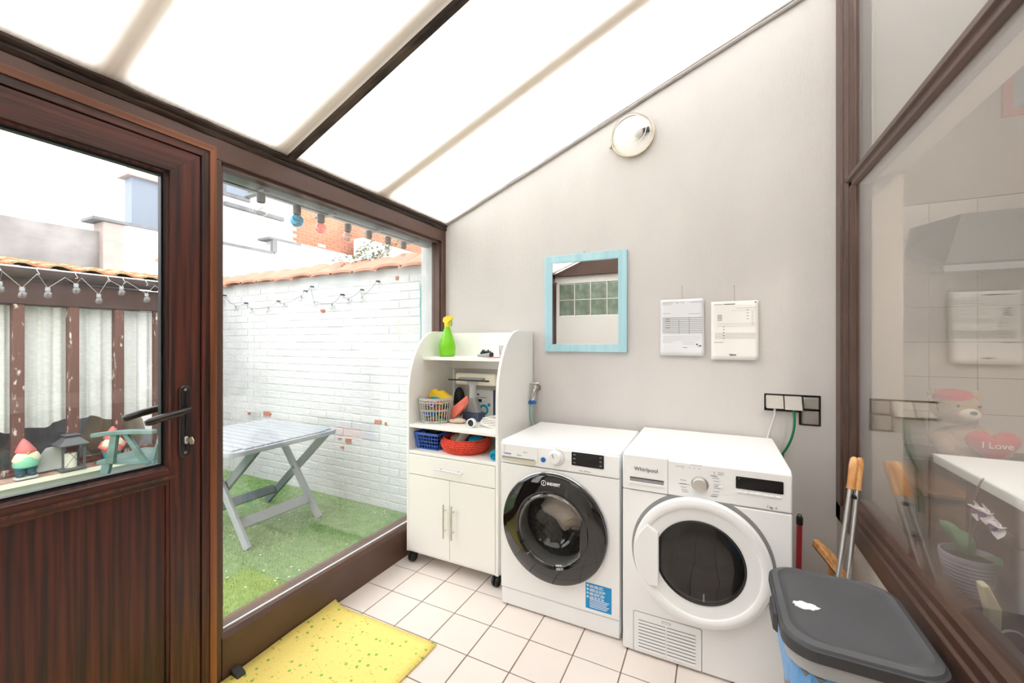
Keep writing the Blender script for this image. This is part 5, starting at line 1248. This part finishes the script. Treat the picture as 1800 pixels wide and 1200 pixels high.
L1 = [(.04, .30, .935, .006, 'ink_grey'), (.36, .42, .93, .008, 'ink_grey'), (.46, .56, .935, .005, 'ink_grey'), (.68, .96, .935, .005, 'ink_grey'), (.04, .26, .905, .004, 'ink_grey'), (.04, .96, .952, .003, 'ink_grey'), (.04, .24, .75, .004, 'ink_grey'), (.64, .92, .735, .004, 'ink_grey')]
L1 += [(.04, .96, .665-.033*i, .0075, 'ink_grey') for i in range(9)] + [(.12, .22, .65-.04*i, .006, 'ink_dark') for i in range(5)]
L1 += [(.05, .90, .335-.03*i, .002, 'ink_grey') for i in range(3)] + [(.04, .28, .235, .003, 'ink_grey'), (.50, .80, .235, .003, 'ink_grey'), (.52, .78, .205, .003, 'ink_grey'), (.52, .62, .14, .008, 'ink_grey'), (.82, .86, .19, .02, 'ink_dark'), (.88, .94, .17, .015, 'ink_dark'), (.84, .92, .165, .005, 'ink_dark')]
L1 += [(.43, .437, .38, .26, 'ink_grey'), (.66, .667, .38, .30, 'ink_grey')]
sheet_of_paper(-.277, -.055, 1.280, 1.592, .0, 'left white printed sheet of fine table lines on the wall', 'paper_cool', 1.662, L1)
L2 = [(.06, .26, .945, .006, 'ink_grey'), (.28, .52, .945, .010, 'ink_dark'), (.92, .96, .965, .012, 'ink_dark'), (.55, .95, .875, .003, 'ink_grey'), (.45, .95, .835, .002, 'ink_grey')]
L2 += [(.14, .24, .755-.028*i, .010, 'ink_grey') for i in range(4)] + [(.76, .80, .84-.05*i, .008, 'ink_grey') for i in range(4)] + [(.86, .90, .80-.04*i, .006, 'ink_grey') for i in range(6)]
L2 += [(.14, .95, .62-.026*i, .002, 'ink_grey') for i in range(3)] + [(.08, .95, .45-.022*i, .003, 'ink_grey') for i in range(5)] + [(.26, .29, .56-.05*i, .012, 'ink_grey') for i in range(5)] + [(.06, .27, .295, .006, 'ink_grey'), (.40, .54, .075, .016, 'ink_dark'), (.38, .46, .098, .004, 'ink_grey')]
sheet_of_paper(-.022, .196, 1.262, 1.570, .0, 'right white printed sheet with curled lower corner on the wall', 'paper', 1.650, L2)

# round bulkhead lamp
wl = thing('bulkhead_lamp', 'round ribbed glass bulkhead lamp on the wall near the roof', 'lamp', (-.431, 2.44, 2.548))
c = (-.431, 2.44, 2.548)
obj('base', MB().lathe([(.001, 0), (.118, 0), (.118, -.016), (.10, -.02), (.001, -.02)], c, 'y', 48), 'white_wall', wl)
obj('rim', MB().lathe([(.117, -.012), (.1225, -.012), (.1225, -.024), (.117, -.024), (.117, -.012)], c, 'y', 48), 'brass', wl)
obj('globe', MB().lathe([(.117, -.022), (.116, -.04), (.105, -.068), (.08, -.09), (.04, -.102), (.001, -.105)], c, 'y', 48), 'lamp_glass', wl)
obj('bulb', MB().ball((-.395, 2.395, 2.55), (.028, .028, .034), 14, 10), 'white_plastic', wl)
obj('bulb_cap', MB().lathe([(.012, 0), (.014, .03), (.014, .04), (.001, .04)], (-.375, 2.405, 2.556), 'x', 12), 'wire', wl)
obj('clip', MB().box(-.56, -.55, 2.405, 2.43, 2.50, 2.52), 'brass', wl)
for a in (0, 1): obj('rib', MB().lathe([(.085, -.088), (.088, -.088), (.088, -.086), (.085, -.086), (.085, -.088)], c, 'y', 48), 'white_plastic', wl) if a == 0 else None

# water tap with hose
tp = thing('water_tap', 'old chrome water tap with a blue collar beside the cabinet', 'tap', (-1.03, 2.43, .96))
obj('wall_plate', MB().lathe([(.001, -.002), (.022, -.002), (.022, -.008), (.001, -.01)], (-1.03, 2.442, 1.06), 'y', 16), 'brass', tp)
obj('spout', MB().tube([(-1.03, 2.43, 1.06), (-1.03, 2.39, 1.058), (-1.03, 2.375, 1.045), (-1.035, 2.37, 1.00), (-1.04, 2.37, .985)], .013, 12), 'chrome', tp)
obj('valve_body', MB().tube([(-1.03, 2.385, 1.055), (-1.028, 2.383, 1.085)], .012, 10), 'chrome', tp)
b = MB().cbox((-1.028, 2.383, 1.094), (.06, .014, .008), Matrix.Rotation(.3, 3, 'Z')).cbox((-1.028, 2.383, 1.094), (.014, .05, .008), Matrix.Rotation(.3, 3, 'Z'))
obj('tap_handle', b, 'chrome', tp, bevel=.003)
obj('collar', MB().lathe([(.018, 0), (.026, .003), (.026, .018), (.018, .022), (.018, 0)], (-1.04, 2.37, .962), 'z', 18), 'blue_dot', tp)['label'] = 'blue collar'
tag(obj('water_hose', MB().tube([(-1.04, 2.37, .972), (-1.045, 2.37, .93), (-1.05, 2.375, .88), (-1.035, 2.385, .82), (-1.02, 2.41, .74), (-1.02, 2.42, .6)], .0085, 10), 'hose', None, origin=(-1.04, 2.38, .9)), 'pale green hose hanging from the water tap', 'hose')

# sockets
sk = thing('socket_group', 'group of four grey wall sockets sunk in the plaster', 'socket', (.34, 2.45, 1.02))
def flip(x0, x1, z0, z1, tilt, m, nm='socket_module'):
    b = MB().loft([[(x0, 2.44+.02, z0), (x1, 2.44+.02, z0), (x1, 2.44+.02, z1), (x0, 2.44+.02, z1)], [(x0+.001, 2.432-tilt, z0+.001), (x1-.001, 2.432-tilt, z0+.001), (x1-.001, 2.434, z1-.001), (x0+.001, 2.434, z1-.001)]])
    o = obj(nm, b, m, sk, bevel=.003); return o
flip(.229, .304, 1.022, 1.086, .028, 'socket_l'); flip(.307, .381, 1.019, 1.086, .028, 'socket_l')
o = flip(.386, .450, 1.026, 1.084, 0, 'socket'); obj('lid', MB().box(.390, .446, 2.428, 2.434, 1.030, 1.080), 'socket', o, bevel=.002)
o = flip(.380, .450, .951, 1.018, 0, 'socket'); obj('lid', MB().box(.384, .446, 2.426, 2.434, .955, 1.014), 'socket', o, bevel=.002)
obj('back_plate', MB().box(.226, .455, 2.462, 2.488, 1.008, 1.092).box(.372, .455, 2.462, 2.488, .946, 1.02), 'k_hood', sk)
tag(obj('white_cable', MB().tube([(.266, 2.425, 1.022), (.265, 2.42, .99), (.255, 2.42, .95), (.24, 2.428, .89), (.22, 2.43, .80), (.2, 2.432, .6)], lambda t: .006 if t < .2 else .0035, 8), 'white_c', None, origin=(.25, 2.42, .95)), 'white plug cable dropping from the leftmost socket', 'cable')
tag(obj('green_cable', MB().tube(bez((.345, 2.425, 1.022), (.35, 2.40, .95), (.345, 2.41, .88), (.30, 2.425, .80), 14)+[Vector((.29, 2.433, .6))], .0055, 8), 'green_c', None, origin=(.33, 2.42, .9)), 'green cable dropping from the second socket', 'cable')

# ---- mat, bin, tools
b = MB(); nx, ny = 16, 34; vs = []; fs = []
for k in range(ny+1):
    for i in range(nx+1):
        u, v = i/nx, k/ny
        x = -1.748+.625*u+.012*(1-v)*0; y = .30+1.17*v
        z = .006 + .022*max(0, 1-u*5)**2*(.6+.4*math.sin(v*9)) + .003*math.sin(u*7+v*5)*(1-u)*.6
        if u == 0: z += .012*max(0, v-.9)*10
        vs.append((x+(.008*math.sin(v*8) if i == nx else 0), y+.01*u, max(.0045, z)))
for k in range(ny):
    for i in range(nx): a = k*(nx+1)+i; fs.append((a, a+1, a+nx+2, a+nx+1))
ym = obj('floor_mat', MB().add(vs, fs), 'mat_y', None, ang=180, origin=(-1.4, .9, .005)); md = ym.modifiers.new('s', 'SOLIDIFY'); md.thickness = .003
tag(ym, 'yellow mat with small green dots lying by the door', 'mat')
tag(obj('door_wedge', MB().prism([(-1.752, .003), (-1.70, .003), (-1.71, .022), (-1.752, .035)], 'y', .965, 1.0), 'k_hood', None, bevel=.003, origin=(-1.73, .98, .003)), 'small dark wedge at the foot of the brown plinth', 'wedge')

bn = thing('waste_bin', 'grey waste bin with a dark lid and blue bag showing', 'bin', (.31, 1.43, 0))
X0, X1, Y0, Y1 = .165, .475, 1.235, 1.63
def tr(e, z, r=.07): return rrect(X0+e, X1-e, Y0+e, Y1-e, r, z, 7)
obj('bin_body', MB().loft([tr(.045, 0, .05), tr(.02, .45), tr(.012, .52)]), 'bin_body', bn)
obj('liner_bag', MB().loft([[(p[0]+.003*math.sin(i*2.3), p[1]+.003*math.cos(i*3.1), p[2]+(.012*math.sin(i*1.9) if k == 0 else 0)) for i, p in enumerate(tr(.006+.004*k, z))] for k, z in enumerate((.455, .49, .53, .546))], cap=False), 'bag', bn)['label'] = 'blue bag folded over the rim'
obj('upper_band', MB().loft([tr(.006, .528), tr(.002, .532), tr(.0, .575), tr(.01, .58)], cap=False), 'bin_band', bn)['label'] = 'pale grey band'
lid = obj('lid', MB().loft([tr(.0, .572), tr(-.008, .576), tr(-.008, .594, .075), tr(-.002, .606, .075), tr(.012, .612, .07), tr(.024, .607, .06), tr(.034, .607, .055), tr(.06, .6095, .05), tr(.12, .611, .03)]), 'bin_dark', bn)
obj('lid_rim', MB().loft([tr(-.0095, .571), tr(-.0105, .578), tr(-.0095, .598, .076), tr(-.004, .600, .076)], cap=False), 'bin_rim', lid)
obj('clip', MB().loft([[(X0-.010, 1.34, .548), (X0-.010, 1.45, .555), (X0-.010, 1.45, .60), (X0-.010, 1.35, .598)], [(X0-.022, 1.35, .552), (X0-.022, 1.44, .558), (X0-.020, 1.44, .594), (X0-.020, 1.36, .592)]]), 'bin_rim', lid, bevel=.003)
pts = [(.228+.030*math.cos(a)*(1+.12*math.sin(3*a+1)+.10*math.sin(11*a)), 1.405+.018*math.sin(a)*(1+.15*math.cos(7*a))) for a in [2*PI*i/40 for i in range(40)]]
obj('torn_label', MB().prism(pts, 'z', .6075, .6108), 'paper', lid, smooth=False)['label'] = 'torn white sticker remains'

lp = thing('long_handled_tool', 'long steel-handled tool with two light wooden grips', 'garden tool', (.39, 1.78, 0))
def lerp(a, c, t): return tuple(a[i]+(c[i]-a[i])*t for i in range(3))
tip, bot = (.497, 2.035, .905), (.354, 1.779, .09)
for dx, dy, k in ((-.009, .0, 0), (.012, .012, 1)):
    a = (tip[0]+dx, tip[1]+dy, tip[2]-.004*k); c_ = (bot[0]+dx*2, bot[1]+dy, bot[2])
    g0 = lerp(a, c_, .14); top_ = a
    obj('handle_tube', MB().tube([lerp(a, c_, .12), lerp(a, c_, .55), c_], .0085, 12), 'steel', lp)
    obj('grip', MB().tube([lerp(a, c_, t) for t in (0, .01, .04, .08, .12, .145)], lambda t: [.006, .012, .0145, .013, .012, .0135][min(5, int(round(t*5)))], 14), 'bwood', lp)
q = lerp(tip, bot, .175)
obj('bolt', MB().cbox((q[0]+.003, q[1]-.006, q[2]), (.012, .02, .01)), 'black', lp)
obj('blade', MB().loft([[(.33+x, 1.775+y, z) for x, y in ((0, 0), (w_, 0), (w_, .012), (0, .012))] for z, w_ in ((.10, .06), (.05, .075), (.002, .05))]), 'steel', lp)

rm = thing('red_broom', 'red-handled broom with a black hanging cap behind the dryer', 'broom', (.35, 2.3, 0))
obj('handle_pole', MB().tube([(.352, 2.36, .06), (.350, 2.30, .515)], .0115, 12), 'red_pole', rm)
obj('end_cap', MB().tube([(.350, 2.301, .507), (.3497, 2.297, .54)], .0135, 12), 'black', rm)
obj('hook', MB().tube([(.3497+.008*math.cos(a), 2.297, .545+.009*math.sin(a)) for a in [2*PI*i/12 for i in range(11)]], .0022, 6), 'black', rm)
obj('head', MB().box(.29, .42, 2.34, 2.38, .03, .07), 'red_pole', rm, bevel=.006)
obj('bristles', MB().box(.292, .418, 2.342, 2.378, .001, .032), 'bristle', rm)
wb_ = thing('wooden_brush', 'orange-brown wooden brush head propped behind the bin', 'brush', (.42, 2.1, .38))
b = MB(); P0, P1 = Vector((.395, 2.23, .462)), Vector((.478, 2.10, .375)); d = (P1-P0); lo = []
for i in range(9):
    t = i/8; c_ = P0+d*t+Vector((0, 0, .012*math.sin(PI*t))); w_ = .018+.010*math.sin(PI*t)
    lo.append([c_+Vector((-w_*.7, -w_*.9, -.004)), c_+Vector((w_*.7, w_*.3, -.008)), c_+Vector((w_*.7, w_*.3, .016)), c_+Vector((-w_*.4, -w_*.6, .020))])
obj('block', b.loft(lo), 'bwood', wb_, bevel=.003)
obj('bristles', MB().loft([[l[0]-Vector((0, 0, .001)), l[1]-Vector((0, 0, .001)), l[1]-Vector((-.012, -.01, .02)), l[0]-Vector((-.012, -.01, .02))] for l in lo]), 'bristle', wb_)
obj('broomstick', MB().tube([(.44, 2.16, .40), (.43, 2.20, .0)], .011, 10), 'bwood', wb_)
